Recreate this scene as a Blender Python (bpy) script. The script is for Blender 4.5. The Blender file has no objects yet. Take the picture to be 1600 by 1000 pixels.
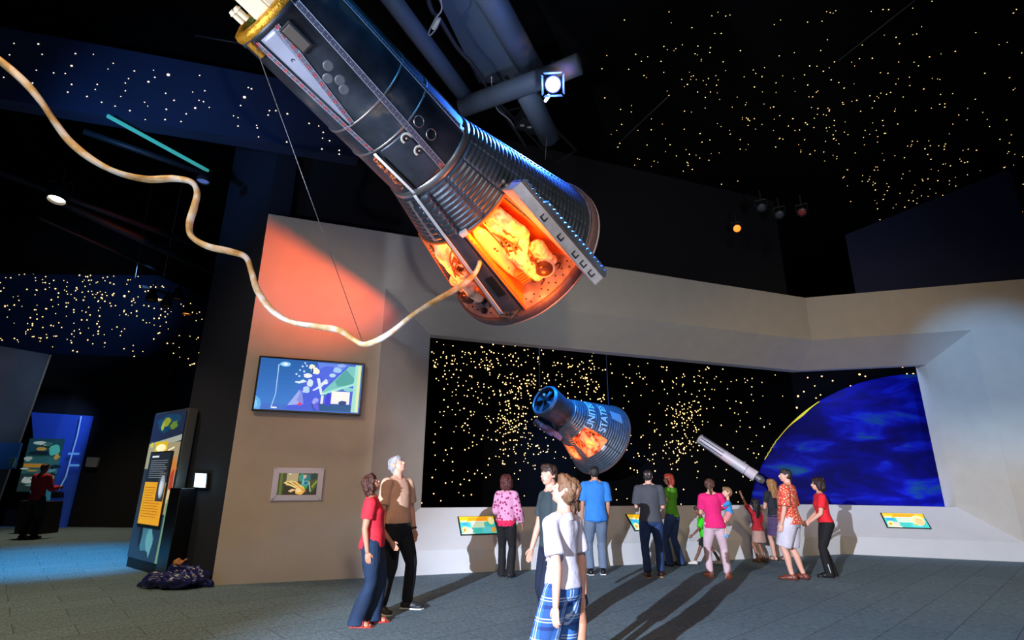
import bpy, bmesh, math, random
from mathutils import Vector, Matrix, noise
V = Vector
PI = math.pi
random.seed(7)
sc = bpy.context.scene
COL = sc.collection

# ------------------------------------------------------------------ camera
FPX, PITCH, ROLL, CH = 837.0, math.atan(250 / 837.0), 0.009, 1.55
_c, _s = math.cos(ROLL), math.sin(ROLL)
CF = V((0, math.cos(PITCH), math.sin(PITCH)))
_u0 = V((0, -math.sin(PITCH), math.cos(PITCH)))
CR = V((_c, 0, 0)) + _u0 * _s
CU = _u0 * _c - V((_s, 0, 0))
CP = V((0, 0, CH))
cam_d = bpy.data.cameras.new('camera')
cam_d.sensor_width = 36
cam_d.lens = FPX / 1600 * 36
cam_d.clip_end = 200
cam = bpy.data.objects.new('camera', cam_d)
COL.objects.link(cam)
cam.matrix_world = Matrix(((CR.x, CU.x, -CF.x, CP.x), (CR.y, CU.y, -CF.y, CP.y), (CR.z, CU.z, -CF.z, CP.z), (0, 0, 0, 1)))
sc.camera = cam

# ------------------------------------------------------------------ world and exposure
w = bpy.data.worlds.new('world'); sc.world = w; w.use_nodes = True
w.node_tree.nodes['Background'].inputs[0].default_value = (0.25, 0.4, 0.9, 1)
w.node_tree.nodes['Background'].inputs[1].default_value = 0.004
sc.view_settings.view_transform = 'Standard'
sc.view_settings.look = 'None'
sc.view_settings.exposure = 0.0
sc.view_settings.gamma = 1.0
sc.view_settings.use_curve_mapping = False

# ------------------------------------------------------------------ room lights
def lamp(name, kind, loc, energy, color, target=None, size=0.1, spot=60, blend=0.3, sy=None):
    d = bpy.data.lights.new(name, kind)
    d.energy = energy; d.color = color
    if kind == 'SPOT':
        d.spot_size = math.radians(spot); d.spot_blend = blend; d.shadow_soft_size = size
    elif kind == 'AREA':
        d.size = size
        if sy: d.shape = 'RECTANGLE'; d.size_y = sy
    else: d.shadow_soft_size = size
    o = bpy.data.objects.new(name, d); COL.objects.link(o); o.location = loc
    if target is not None:
        o.rotation_euler = (V(target) - V(loc)).to_track_quat('-Z', 'Y').to_euler()
    return o

#LIGHTS
KP = V((-5.4, -5.5, 3.4))
lamp('key_spot', 'SPOT', KP, 17500, (0.76, 0.84, 1.0), KP + V((7.4, 14.2, -3.2)), 0.03, 74, 0.1)
lamp('front_spot', 'SPOT', (0.9, -1.5, 5.2), 800, (1.0, 0.78, 0.55), (1.6, 9.0, 0.6), 0.3, 62, 0.7)
lamp('warm_wash', 'SPOT', (-5.0, 1.0, 7.6), 850, (1.0, 0.66, 0.34), (-3.4, 9.4, 0.8), 0.5, 60, 0.8)
lamp('warm_wash', 'SPOT', (7.0, 1.5, 7.8), 1100, (1.0, 0.70, 0.38), (9.0, 12.0, 1.2), 0.5, 70, 0.9)
lamp('upper_wash', 'SPOT', (2.0, -1.0, 1.2), 900, (0.9, 0.93, 1.0), (4.6, 12.2, 5.6), 0.1, 50, 0.8)
lamp('high_wash', 'SPOT', (3.0, 0.5, 7.6), 350, (1.0, 0.85, 0.7), (4.8, 12.6, 4.9), 0.4, 82, 0.9)
lamp('hose_spot', 'SPOT', (-3.4, 0.3, 1.0), 330, (1.0, 0.93, 0.9), (-2.9, 4.8, 4.7), 0.05, 56, 0.8)
lamp('rig_spot', 'SPOT', (1.6, 3.0, 2.6), 600, (0.6, 0.75, 1.0), (-0.3, 6.2, 8.4), 0.2, 46, 0.9)
lamp('rig_orange_spot', 'SPOT', (1.2, 6.6, 6.9), 60, (1.0, 0.35, 0.05), (0.25, 7.6, 8.7), 0.05, 30, 0.8)
lamp('right_cyan_spot', 'SPOT', (4.0, 3.0, 7.4), 4200, (0.18, 0.5, 1.0), (11.0, 11.8, 3.9), 0.1, 20, 0.8)
lamp('left_wall_wash', 'SPOT', (-1.6, 1.0, 2.2), 170, (1.0, 0.72, 0.62), (-3.5, 9.2, 3.0), 0.3, 44, 0.8)
lamp('capsule_low_spot', 'SPOT', (-5.2, 1.6, 2.2), 1500, (0.85, 0.90, 1.0), (-1.95, 4.2, 5.15), 0.08, 28, 0.6)
lamp('capsule_mid_spot', 'SPOT', (-4.0, 1.0, 1.8), 480, (0.85, 0.90, 1.0), (-1.2, 4.9, 4.9), 0.08, 34, 0.8)
lamp('capsule_teal_spot', 'SPOT', (-0.9, 1.4, 7.2), 330, (0.02, 0.42, 1.0), (-1.55, 3.9, 5.7), 0.06, 40, 0.8)
lamp('floor_cyan_spot', 'SPOT', (-7.2, 9.0, 7.5), 5200, (0.06, 0.48, 0.9), (-8.7, 11.2, 0), 0.1, 44, 0.9)
lamp('floor_amber_spot', 'SPOT', (-5.5, 4.0, 6.5), 620, (1.0, 0.76, 0.36), (-5.6, 6.2, 0), 0.3, 75, 1.0)
lamp('floor_far_spot', 'SPOT', (-12.5, 15.5, 6.5), 700, (1.0, 0.8, 0.5), (-12.0, 15.5, 0), 0.2, 80, 0.9)
lamp('display_blue_spot', 'SPOT', (0.4, 11.9, 6.4), 3200, (0.01, 0.28, 1.0), (1.7, 13.9, 2.9), 0.1, 50, 0.7)
lamp('mural_spot', 'SPOT', (-12.2, 16.3, 4.8), 420, (0.3, 0.5, 1.0), (-16.6, 18.0, 2.0), 0.1, 50, 0.6)
lamp('gallery_wall_spot', 'SPOT', (-11.0, 10.5, 6.0), 420, (0.75, 0.85, 1.0), (-15.0, 15.3, 3.6), 0.1, 40, 0.9)
lamp('bulkhead_spot', 'SPOT', (-6.0, 4.0, 5.0), 520, (0.12, 0.4, 1.0), (-6.0, 8.6, 7.6), 0.2, 54, 1.0)
lamp('star_wall_spot', 'SPOT', (-9.5, 13.0, 6.6), 1100, (0.2, 0.45, 1.0), (-17.5, 20.0, 8.4), 0.2, 50, 1.0)
#ENDLIGHTS

# ------------------------------------------------------------------ helpers
def lin(c):
    return tuple(((x / 255) / 12.92 if x / 255 <= 0.04045 else ((x / 255 + 0.055) / 1.055) ** 2.4) for x in c)

MATS = {}
def M(name, rgb, rough=0.7, metal=0.0, noise_s=0, amp=0.0, bump=0.0, emit=0, bs=None, stretch=None, spec=None, coat=0):
    if name in MATS: return MATS[name]
    m = bpy.data.materials.new(name); m.use_nodes = True
    nt = m.node_tree; b = nt.nodes['Principled BSDF']
    c = lin(rgb) + (1,)
    b.inputs['Base Color'].default_value = c
    b.inputs['Roughness'].default_value = rough
    b.inputs['Metallic'].default_value = metal
    if spec is not None: b.inputs['Specular IOR Level'].default_value = spec
    if coat: b.inputs['Coat Weight'].default_value = coat
    if emit:
        b.inputs['Emission Color'].default_value = c
        b.inputs['Emission Strength'].default_value = emit
    if noise_s or bump:
        tc = nt.nodes.new('ShaderNodeTexCoord'); src = tc.outputs['Object']
        if stretch:
            mp = nt.nodes.new('ShaderNodeMapping'); mp.inputs['Scale'].default_value = stretch
            nt.links.new(src, mp.inputs[0]); src = mp.outputs[0]
        n = nt.nodes.new('ShaderNodeTexNoise'); n.inputs['Scale'].default_value = noise_s or 20
        n.inputs['Detail'].default_value = 6
        nt.links.new(src, n.inputs['Vector'])
        if amp:
            mr = nt.nodes.new('ShaderNodeMapRange')
            mr.inputs['From Min'].default_value = 0.3; mr.inputs['From Max'].default_value = 0.7
            mr.inputs['To Min'].default_value = 1 - amp; mr.inputs['To Max'].default_value = 1 + amp * 0.6
            nt.links.new(n.outputs['Fac'], mr.inputs['Value'])
            vm = nt.nodes.new('ShaderNodeVectorMath'); vm.operation = 'SCALE'
            vm.inputs[0].default_value = c[:3]
            nt.links.new(mr.outputs[0], vm.inputs['Scale'])
            nt.links.new(vm.outputs[0], b.inputs['Base Color'])
        if bump:
            n2 = nt.nodes.new('ShaderNodeTexNoise'); n2.inputs['Scale'].default_value = bs or 60
            n2.inputs['Detail'].default_value = 4
            nt.links.new(src, n2.inputs['Vector'])
            bp = nt.nodes.new('ShaderNodeBump'); bp.inputs['Strength'].default_value = bump
            bp.inputs['Distance'].default_value = 0.02
            nt.links.new(n2.outputs['Fac'], bp.inputs['Height'])
            nt.links.new(bp.outputs[0], b.inputs['Normal'])
    MATS[name] = m
    return m

def ramp_mat(name, kind, scale, stops, rough=0.8, stretch=(1, 1, 1), detail=4, emit=0, const=False, feature=None, distort=0):
    """material whose colour is a ramp over a procedural pattern"""
    if name in MATS: return MATS[name]
    m = bpy.data.materials.new(name); m.use_nodes = True
    nt = m.node_tree; b = nt.nodes['Principled BSDF']; b.inputs['Roughness'].default_value = rough
    tc = nt.nodes.new('ShaderNodeTexCoord'); mp = nt.nodes.new('ShaderNodeMapping'); mp.inputs['Scale'].default_value = stretch
    nt.links.new(tc.outputs['Object'], mp.inputs[0])
    if kind == 'noise':
        n = nt.nodes.new('ShaderNodeTexNoise'); n.inputs['Detail'].default_value = detail; n.inputs['Distortion'].default_value = distort; out = n.outputs['Fac']
    elif kind == 'voronoi':
        n = nt.nodes.new('ShaderNodeTexVoronoi'); out = n.outputs['Distance']
        if feature: n.feature = feature
    else:
        n = nt.nodes.new('ShaderNodeTexWave'); n.bands_direction = kind[-1].upper(); n.inputs['Distortion'].default_value = distort; out = n.outputs['Fac']
    n.inputs['Scale'].default_value = scale
    nt.links.new(mp.outputs[0], n.inputs['Vector'])
    r = nt.nodes.new('ShaderNodeValToRGB'); cr = r.color_ramp
    if const: cr.interpolation = 'CONSTANT'
    while len(cr.elements) < len(stops): cr.elements.new(0.5)
    for e, (p, c) in zip(cr.elements, stops):
        e.position = p; e.color = lin(c) + (1,)
    nt.links.new(out, r.inputs[0]); nt.links.new(r.outputs[0], b.inputs['Base Color'])
    if emit:
        nt.links.new(r.outputs[0], b.inputs['Emission Color']); b.inputs['Emission Strength'].default_value = emit
    MATS[name] = m
    return m

def attr_mat(name, emit=0.0, rough=0.6):
    """colours of a flat picture stored as face colours"""
    if name in MATS: return MATS[name]
    m = bpy.data.materials.new(name); m.use_nodes = True
    nt = m.node_tree; b = nt.nodes['Principled BSDF']; b.inputs['Roughness'].default_value = rough
    a = nt.nodes.new('ShaderNodeAttribute'); a.attribute_name = 'ink'
    nt.links.new(a.outputs['Color'], b.inputs['Base Color'])
    if emit:
        nt.links.new(a.outputs['Color'], b.inputs['Emission Color']); b.inputs['Emission Strength'].default_value = emit
    MATS[name] = m
    return m

class MB:
    def __init__(s): s.v = []; s.f = []; s.c = []
    def add(s, vs, fs, col=None):
        n = len(s.v); s.v += [V(x) for x in vs]; s.f += [tuple(i + n for i in f) for f in fs]
        s.c += [col] * len(fs); return s
    def quad(s, a, b, c, d, col=None): return s.add([a, b, c, d], [(0, 1, 2, 3)], col)
    def box(s, c, sx, sy, sz, rot=None, col=None):
        R = rot or Matrix.Identity(3); c = V(c)
        vs = [c + R @ V((x * sx / 2, y * sy / 2, z * sz / 2)) for x in (-1, 1) for y in (-1, 1) for z in (-1, 1)]
        return s.add(vs, [(0, 1, 3, 2), (4, 6, 7, 5), (0, 4, 5, 1), (2, 3, 7, 6), (0, 2, 6, 4), (1, 5, 7, 3)], col)
    def prism(s, pts, off, col=None):
        """polygon pts extruded by vector off"""
        n = len(pts); off = V(off); vs = [V(p) for p in pts] + [V(p) + off for p in pts]
        fs = [tuple(range(n))[::-1], tuple(range(n, 2 * n))] + [(i, (i + 1) % n, n + (i + 1) % n, n + i) for i in range(n)]
        return s.add(vs, fs, col)
    def sphere(s, c, r, seg=14, rin=9, R=None, col=None):
        if not hasattr(r, '__len__'): r = (r, r, r)
        c = V(c); vs = []; fs = []
        for i in range(1, rin):
            th = PI * i / rin
            for j in range(seg):
                ph = 2 * PI * j / seg
                p = V((r[0] * math.sin(th) * math.cos(ph), r[1] * math.sin(th) * math.sin(ph), r[2] * math.cos(th)))
                vs.append(c + (R @ p if R else p))
        top = V((0, 0, r[2])); bot = -top
        vs += [c + (R @ top if R else top), c + (R @ bot if R else bot)]
        T = len(vs) - 2; B = T + 1
        for i in range(rin - 2):
            for j in range(seg):
                k = (j + 1) % seg
                fs.append((i * seg + j, (i + 1) * seg + j, (i + 1) * seg + k, i * seg + k))
        for j in range(seg):
            k = (j + 1) % seg
            fs.append((T, j, k)); fs.append((B, (rin - 2) * seg + k, (rin - 2) * seg + j))
        return s.add(vs, fs, col)
    def rings(s, rg, n=20, cap=True, col=None):
        """rg: list of (centre, xvec, yvec)"""
        vs = []; fs = []
        for c, x, y in rg:
            for j in range(n):
                a = 2 * PI * j / n; vs.append(V(c) + V(x) * math.cos(a) + V(y) * math.sin(a))
        for i in range(len(rg) - 1):
            for j in range(n):
                k = (j + 1) % n; fs.append((i * n + j, i * n + k, (i + 1) * n + k, (i + 1) * n + j))
        if cap:
            fs.append(tuple(range(n))[::-1]); fs.append(tuple((len(rg) - 1) * n + j for j in range(n)))
        return s.add(vs, fs, col)
    def cone(s, a, b, ra, rb, n=14, cap=True, col=None):
        a = V(a); b = V(b); d = (b - a).normalized()
        x = d.orthogonal().normalized(); y = d.cross(x)
        return s.rings([(a, x * ra, y * ra), (b, x * rb, y * rb)], n, cap, col)
    def limb(s, pts, rs):
        for p, r in zip(pts, rs): s.sphere(p, r)
        for i in range(len(pts) - 1):
            if (V(pts[i + 1]) - V(pts[i])).length > 1e-4: s.cone(pts[i], pts[i + 1], rs[i], rs[i + 1])
        return s
    def tube(s, pts, r, n=8, col=None):
        pts = [V(p) for p in pts]; rg = []; x = None
        for i, p in enumerate(pts):
            t = (pts[min(i + 1, len(pts) - 1)] - pts[max(i - 1, 0)]).normalized()
            x = t.orthogonal().normalized() if x is None else (x - t * x.dot(t)).normalized()
            rr = r(i / (len(pts) - 1)) if callable(r) else r
            rg.append((p, x * rr, t.cross(x) * rr))
        return s.rings(rg, n, True, col)
    def lathe(s, o, ax, prof, n=48, cap=False, col=None):
        ax = V(ax).normalized(); x = ax.orthogonal().normalized(); y = ax.cross(x)
        return s.rings([(V(o) + ax * t, x * r, y * r) for t, r in prof], n, cap, col)
    def build(s, name, mat, parent=None, smooth=False, bevel=0, solid=0, local=False, angle=None):
        me = bpy.data.meshes.new(name); me.from_pydata([tuple(v) for v in s.v], [], s.f); me.validate(); me.update()
        if any(c is not None for c in s.c) and len(me.polygons) == len(s.c):
            at = me.color_attributes.new('ink', 'FLOAT_COLOR', 'CORNER')
            for p in me.polygons:
                c = s.c[p.index] or (200, 200, 200)
                for li in p.loop_indices: at.data[li].color = lin(c) + (1,)
        bm = bmesh.new(); bm.from_mesh(me); bmesh.ops.recalc_face_normals(bm, faces=bm.faces); bm.to_mesh(me); bm.free()
        if smooth: me.polygons.foreach_set('use_smooth', [True] * len(me.polygons))
        me.materials.append(mat)
        o = bpy.data.objects.new(name, me); COL.objects.link(o)
        if solid:
            md = o.modifiers.new('solid', 'SOLIDIFY'); md.thickness = solid; md.offset = -1
        if bevel:
            md = o.modifiers.new('bevel', 'BEVEL'); md.width = bevel; md.segments = 2; md.limit_method = 'ANGLE'
        if parent:
            o.parent = parent
            if not local: o.matrix_parent_inverse = parent.matrix_basis.inverted()
        return o

def blob(mb, name, mat, parent, vox=0.01, smooth_it=2, wr=0, wf=8, ws=(1, 1, 1), local=True, seed=0):
    """remesh overlapping pieces into one continuous surface, with optional creases"""
    me = bpy.data.meshes.new('tmp'); me.from_pydata([tuple(v) for v in mb.v], [], mb.f)
    bm = bmesh.new(); bm.from_mesh(me); bmesh.ops.recalc_face_normals(bm, faces=bm.faces); bm.to_mesh(me); bm.free()
    o = bpy.data.objects.new('tmp', me); COL.objects.link(o)
    r = o.modifiers.new('r', 'REMESH'); r.mode = 'VOXEL'; r.voxel_size = vox
    if smooth_it:
        sm = o.modifiers.new('s', 'SMOOTH'); sm.iterations = smooth_it; sm.factor = 0.5
    dg = bpy.context.evaluated_depsgraph_get()
    out = bpy.data.meshes.new_from_object(o.evaluated_get(dg)); out.name = name
    bpy.data.objects.remove(o); bpy.data.meshes.remove(me)
    if wr:
        nrm = [v.normal.copy() for v in out.vertices]
        off = V((seed * 3.1, seed * 1.7, 0))
        for v, n in zip(out.vertices, nrm):
            p = V((v.co.x * ws[0], v.co.y * ws[1], v.co.z * ws[2])) * wf + off
            k = noise.noise(p) + 0.5 * noise.noise(p * 2.1)
            v.co += n * wr * k
    out.polygons.foreach_set('use_smooth', [True] * len(out.polygons))
    out.materials.clear(); out.materials.append(mat)
    ob = bpy.data.objects.new(name, out); COL.objects.link(ob)
    if parent:
        ob.parent = parent
        if not local: ob.matrix_parent_inverse = parent.matrix_basis.inverted()
    return ob

def tag(o, label, cat, group=None, kind=None):
    o['label'] = label; o['category'] = cat
    if group: o['group'] = group
    if kind: o['kind'] = kind
    return o
def struct(o): o['kind'] = 'structure'; return o
def thing(name, label, cat, loc=(0, 0, 0), rz=0, group=None):
    o = bpy.data.objects.new(name, None); COL.objects.link(o); o.empty_display_size = 0.1
    o.matrix_basis = Matrix.Translation(V(loc)) @ Matrix.Rotation(rz, 4, 'Z')
    return tag(o, label, cat, group)

# ---- pixel of the photograph -> point on a real plane
def ray(x, y): return CF + CR * ((x - 800) / FPX) - CU * ((y - 500) / FPX)
def gnd(x, y, z=0.0):
    d = ray(x, y); return CP + d * ((z - CH) / d.z)
def onp(x, y, p0, n):
    d = ray(x, y); return CP + d * ((V(p0) - CP).dot(n) / d.dot(n))
def atY(x, y, Y):
    d = ray(x, y); return CP + d * (Y / d.y)
def catmull(pts, k=10):
    P = [V(p) for p in pts]; P = [P[0] * 2 - P[1]] + P + [P[-1] * 2 - P[-2]]; out = []
    for i in range(1, len(P) - 2):
        for j in range(k):
            t = j / k; a, b, c, d = P[i - 1:i + 3]
            out.append(0.5 * ((2 * b) + (c - a) * t + (2 * a - 5 * b + 4 * c - d) * t * t + (3 * b - a - 3 * c + d) * t ** 3))
    out.append(P[-2]); return out

# ------------------------------------------------------------------ the room shell
Z = V((0, 0, 1))
WA = V((-4.457, 8.814, 0)); WK = V((7.62, 13.17, 0))
WU = (WK - WA).normalized(); WN = V((-WU.y, WU.x, 0)); WL = (WK - WA).length
RV = V((0.948, -0.319, 0)).normalized(); RN = V((-RV.y, RV.x, 0))
TOP, OT, OB, IT, IB, SB = 6.16, 5.02, 0.38, 4.38, 1.04, 0.7
UL, VR, IU, IV = 2.19, 3.36, 3.22, 2.56
def LW(u, z, s=0): return WA + WU * u + Z * z + WN * s
def RW(v, z, s=0): return WK + RV * v + Z * z + RN * s
# inner corner of the fold at setback s
def foldpt(s, z):
    k = (1 - WN.dot(RN)) / (WU.dot(RN))
    return WK + WN * s + WU * (s * k) + Z * z

m_wall = M('painted_plaster', (196, 190, 180), 0.85, 0, 3, 0.05, 0.15, bs=90)
m_white = M('white_painted_base', (214, 214, 216), 0.8, 0, 3, 0.03, 0.1, bs=90)
m_navy = M('navy_paint', (22, 30, 48), 0.85, 0, 2, 0.12, 0.1)
m_black = M('black_paint', (5, 5, 7), 0.95)
m_void = M('black_ceiling', (3, 3, 4), 1.0, spec=0.1)

def carpet():
    m = bpy.data.materials.new('carpet_tile'); m.use_nodes = True; nt = m.node_tree; b = nt.nodes['Principled BSDF']
    b.inputs['Roughness'].default_value = 0.95
    tc = nt.nodes.new('ShaderNodeTexCoord'); mp = nt.nodes.new('ShaderNodeMapping')
    mp.inputs['Rotation'].default_value = (0, 0, -0.75); nt.links.new(tc.outputs['Object'], mp.inputs[0])
    br = nt.nodes.new('ShaderNodeTexBrick'); br.inputs['Scale'].default_value = 1.0
    br.inputs['Brick Width'].default_value = 1.0; br.inputs['Row Height'].default_value = 0.5
    br.inputs['Mortar Size'].default_value = 0.006; br.inputs['Mortar Smooth'].default_value = 0.6
    br.inputs['Color1'].default_value = lin((108, 132, 146)) + (1,); br.inputs['Color2'].default_value = lin((100, 123, 137)) + (1,)
    br.inputs['Mortar'].default_value = lin((64, 76, 86)) + (1,)
    nt.links.new(mp.outputs[0], br.inputs['Vector'])
    n = nt.nodes.new('ShaderNodeTexNoise'); n.inputs['Scale'].default_value = 38; n.inputs['Detail'].default_value = 8; n.inputs['Roughness'].default_value = 0.8
    mp2 = nt.nodes.new('ShaderNodeMapping'); mp2.inputs['Scale'].default_value = (1, 0.35, 1); nt.links.new(mp.outputs[0], mp2.inputs[0])
    nt.links.new(mp2.outputs[0], n.inputs['Vector'])
    mr = nt.nodes.new('ShaderNodeMapRange'); mr.inputs['From Min'].default_value = 0.35; mr.inputs['From Max'].default_value = 0.65
    mr.inputs['To Min'].default_value = 0.45; mr.inputs['To Max'].default_value = 1.45
    nt.links.new(n.outputs['Fac'], mr.inputs['Value'])
    vm = nt.nodes.new('ShaderNodeVectorMath'); vm.operation = 'SCALE'
    nt.links.new(br.outputs['Color'], vm.inputs[0]); nt.links.new(mr.outputs[0], vm.inputs['Scale'])
    nt.links.new(vm.outputs[0], b.inputs['Base Color'])
    bp = nt.nodes.new('ShaderNodeBump'); bp.inputs['Strength'].default_value = 0.6; bp.inputs['Distance'].default_value = 0.01
    nt.links.new(n.outputs['Fac'], bp.inputs['Height']); nt.links.new(bp.outputs[0], b.inputs['Normal'])
    return m
struct(MB().box((-3, 12, -0.05), 60, 44, 0.1).build('floor', carpet()))
struct(MB().box((0, 12, 9.3), 60, 44, 0.1).build('ceiling', m_void))
struct(MB().box((-28, 12, 4.6), 0.2, 44, 9.3).build('wall_left', m_black))
struct(MB().box((0, 33.9, 4.6), 60, 0.2, 9.3).build('wall_back', m_black))

# main beige wall, one object per plane
wl = MB()
wl.quad(LW(0, 0), LW(UL, 0), LW(UL, TOP), LW(0, TOP))
wl.quad(LW(UL, OT), LW(WL, OT), LW(WL, TOP), LW(UL, TOP))
wl.quad(LW(0, TOP), LW(WL, TOP), foldpt(0.5, TOP), LW(0, TOP, 0.5))
wl.quad(LW(0, 0, 0.5), LW(UL, 0, 0.5), LW(UL, TOP, 0.5), LW(0, TOP, 0.5))
struct(wl.build('wall_display', m_wall))
REND = 5.2
wr = MB()
wr.quad(RW(0, OT), RW(VR, OT), RW(VR, TOP), RW(0, TOP))
wr.quad(RW(VR, 0), RW(REND, 0), RW(REND, TOP), RW(VR, TOP))
wr.quad(RW(0, TOP), RW(REND, TOP), RW(REND, TOP, 0.5), foldpt(0.5, TOP))
struct(wr.build('wall_right', m_wall))
# splayed surround of the display opening
fr = MB()
fr.quad(LW(UL, OB), LW(UL, OT), LW(IU, IT, SB), LW(IU, IB, SB))
fr.quad(LW(UL, OT), LW(WL, OT), foldpt(SB, IT), LW(IU, IT, SB))
fr.quad(RW(0, OT), RW(VR, OT), RW(IV, IT, SB), foldpt(SB, IT))
fr.quad(RW(VR, OT), RW(VR, OB), RW(IV, IB, SB), RW(IV, IT, SB))
struct(fr.build('trim_1', m_wall))
lip = MB()
for a, b in ((LW(IU, IT, SB), foldpt(SB, IT)), (foldpt(SB, IT), RW(IV, IT, SB)), (RW(IV, IT, SB), RW(IV, IB, SB)), (LW(IU, IB, SB), LW(IU, IT, SB))):
    lip.quad(a, b, b + WN * 0.25, a + WN * 0.25)
struct(lip.build('trim_2', m_wall))
ap = MB()
ap.quad(LW(UL, 0), LW(WL, 0), LW(WL, OB), LW(UL, OB))
ap.quad(RW(0, 0), RW(VR, 0), RW(VR, OB), RW(0, OB))
ap.quad(LW(UL, OB), LW(WL, OB), foldpt(SB, IB), LW(IU, IB, SB))
ap.quad(RW(0, OB), RW(VR, OB), RW(IV, IB, SB), foldpt(SB, IB))
struct(ap.build('wall_base', m_white))
led = MB()
led.quad(LW(IU, IB, SB), foldpt(SB, IB), foldpt(SB + 0.12, IB), LW(IU - 0.1, IB, SB + 0.12))
led.quad(foldpt(SB, IB), RW(IV, IB, SB), RW(IV + 0.1, IB, SB + 0.12), foldpt(SB + 0.12, IB))
led.quad(LW(IU - 0.1, IB, SB + 0.12), foldpt(SB + 0.12, IB), foldpt(SB + 0.12, 0), LW(IU - 0.1, 0, SB + 0.12))
led.quad(foldpt(SB + 0.12, IB), RW(IV + 0.1, IB, SB + 0.12), RW(IV + 0.1, 0, SB + 0.12), foldpt(SB + 0.12, 0))
struct(led.build('trim_3', M('sill_grey', (120, 120, 122), 0.6)))
# navy wall above and behind the beige one
nv = MB()
nv.quad(LW(-0.02, TOP, 0.52), LW(WL, TOP, 0.52), LW(WL, 9.3, 0.52), LW(-0.02, 9.3, 0.52))
struct(nv.build('wall_upper', M('upper_wall_black_navy', (9, 11, 20), 0.9)))
nv = MB()
nv.quad(RW(1.3, TOP, 0.52), RW(REND, TOP, 0.52), RW(REND, 9.3, 0.52), RW(1.3, 8.0, 0.52))
struct(nv.build('wall_upper_right', M('navy_paint_right', (24, 34, 70), 0.85, 0, 2, 0.1)))
# dark return at the left end of the wall
RD = V((-0.777, 0.63, 0)).normalized(); RDN = V((-RD.y, RD.x, 0))
if RDN.y < 0: RDN = -RDN
dk = MB(); dk.prism([WA, WA + RD * 2.02, WA + RD * 2.02 + Z * 9.3, WA + Z * 9.3], RDN * 0.4)
struct(dk.build('wall_return', m_navy))
# display backdrop planes
BC = onp(1252, 700, LW(0, 0, 4.2), WN); BC.z = 0
SR = (BC - WK).dot(RN)
bd = MB()
bd.quad(LW(-0.5, 0, 4.2), BC, BC + Z * 7.4, LW(-0.5, 7.4, 4.2))
bd.quad(LW(-0.5, 0, 4.2), LW(-0.5, 7.4, 4.2), LW(UL - 0.4, 7.4, 0.6), LW(UL - 0.4, 0, 0.6))
struct(bd.build('wall_backdrop', m_void))
m_bdr = M('deep_blue_backdrop', (4, 5, 14), 0.95)
bd = MB(); bd.quad(BC, RW(8.5, 0, SR), RW(8.5, 7.4, SR), BC + Z * 7.4)
struct(bd.build('wall_backdrop_right', m_bdr))

# ------------------------------------------------------------------ star lights
m_star = M('fibre_optic_tip', (255, 206, 130), 0.5, emit=4.0)
m_starw = M('fibre_optic_tip_white', (255, 226, 190), 0.5, emit=2.6)
def star_mesh(mb, p, r, n):
    n = V(n).normalized(); x = n.orthogonal().normalized(); y = n.cross(x)
    k = 8
    vs = [p + x * r * math.cos(2 * PI * i / k) + y * r * math.sin(2 * PI * i / k) for i in range(k)] + [p + n * r * 0.6]
    mb.add(vs, [(i, (i + 1) % k, k) for i in range(k)] + [tuple(range(k))[::-1]])
ALLST = []
def starfield(pts, p0, n, where, rk, mat):
    n = V(n); n = n if n.dot(CP - V(p0)) > 0 else -n
    for (x, y, s) in pts:
        q = onp(x, y, p0, n) + n * 0.004
        dpt = (q - CP).dot(CF)
        ALLST.append((s, q, s * dpt / FPX * rk, n.copy(), where, mat))
def inpoly(x, y, P):
    r = False
    for i in range(len(P)):
        x1, y1 = P[i]; x2, y2 = P[i - 1]
        if (y1 > y) != (y2 > y) and x < (x2 - x1) * (y - y1) / (y2 - y1) + x1: r = not r
    return r
def scatter(poly, n, clusters=(), size=(0.7, 1.5)):
    out = []; xs = [p[0] for p in poly]; ys = [p[1] for p in poly]
    while len(out) < n:
        x = random.uniform(min(xs), max(xs)); y = random.uniform(min(ys), max(ys))
        if inpoly(x, y, poly): out.append((x, y, random.uniform(*size) ** 1.0))
    for (cx, cy, sx, sy, k) in clusters:
        for _ in range(k):
            x = random.gauss(cx, sx); y = random.gauss(cy, sy)
            if inpoly(x, y, poly): out.append((x, y, random.uniform(*size)))
    return out
bp_poly = [(665, 515), (1250, 575), (1247, 600), (1225, 650), (1185, 720), (1170, 790), (645, 800)]
cl = [(765, 560, 45, 12, 60), (800, 600, 28, 22, 55), (810, 655, 22, 28, 95), (790, 665, 14, 14, 30), (850, 590, 30, 18, 45), (915, 590, 22, 18, 50), (925, 620, 12, 10, 25),
      (1065, 660, 18, 20, 60), (1060, 700, 18, 18, 50), (1100, 600, 40, 20, 40), (1075, 640, 14, 12, 25), (840, 690, 30, 20, 40), (730, 640, 40, 50, 60), (720, 560, 30, 20, 40),
      (1150, 660, 40, 50, 25), (1010, 690, 25, 30, 30), (770, 710, 50, 30, 45), (1000, 590, 30, 15, 20)]
starfield(scatter(bp_poly, 170, cl, (0.75, 1.5)), LW(0, 0, 4.19), WN, 'black backdrop behind the display window', .72, m_star)
er = [(1262, 590), (1284, 588), (1343, 585), (1352, 588), (1301, 595), (1346, 603), (1329, 603), (1247, 619), (1273, 603), (1362, 575), (1410, 573), (1417, 584), (1427, 584), (1256, 612), (1275, 622), (1282, 617), (1236, 605), (1245, 637)]
starfield([(x, y, random.uniform(0.8, 1.4)) for x, y in er], RW(0, 0, SR - .01), RN, 'dark blue panel above the painted planet', 1, m_star)
ceil_poly = [(905, 0), (1600, 0), (1600, 330), (1520, 352), (1400, 350), (1330, 335), (1300, 255), (1200, 245), (1170, 300), (1100, 285), (950, 250), (935, 90)]
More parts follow.
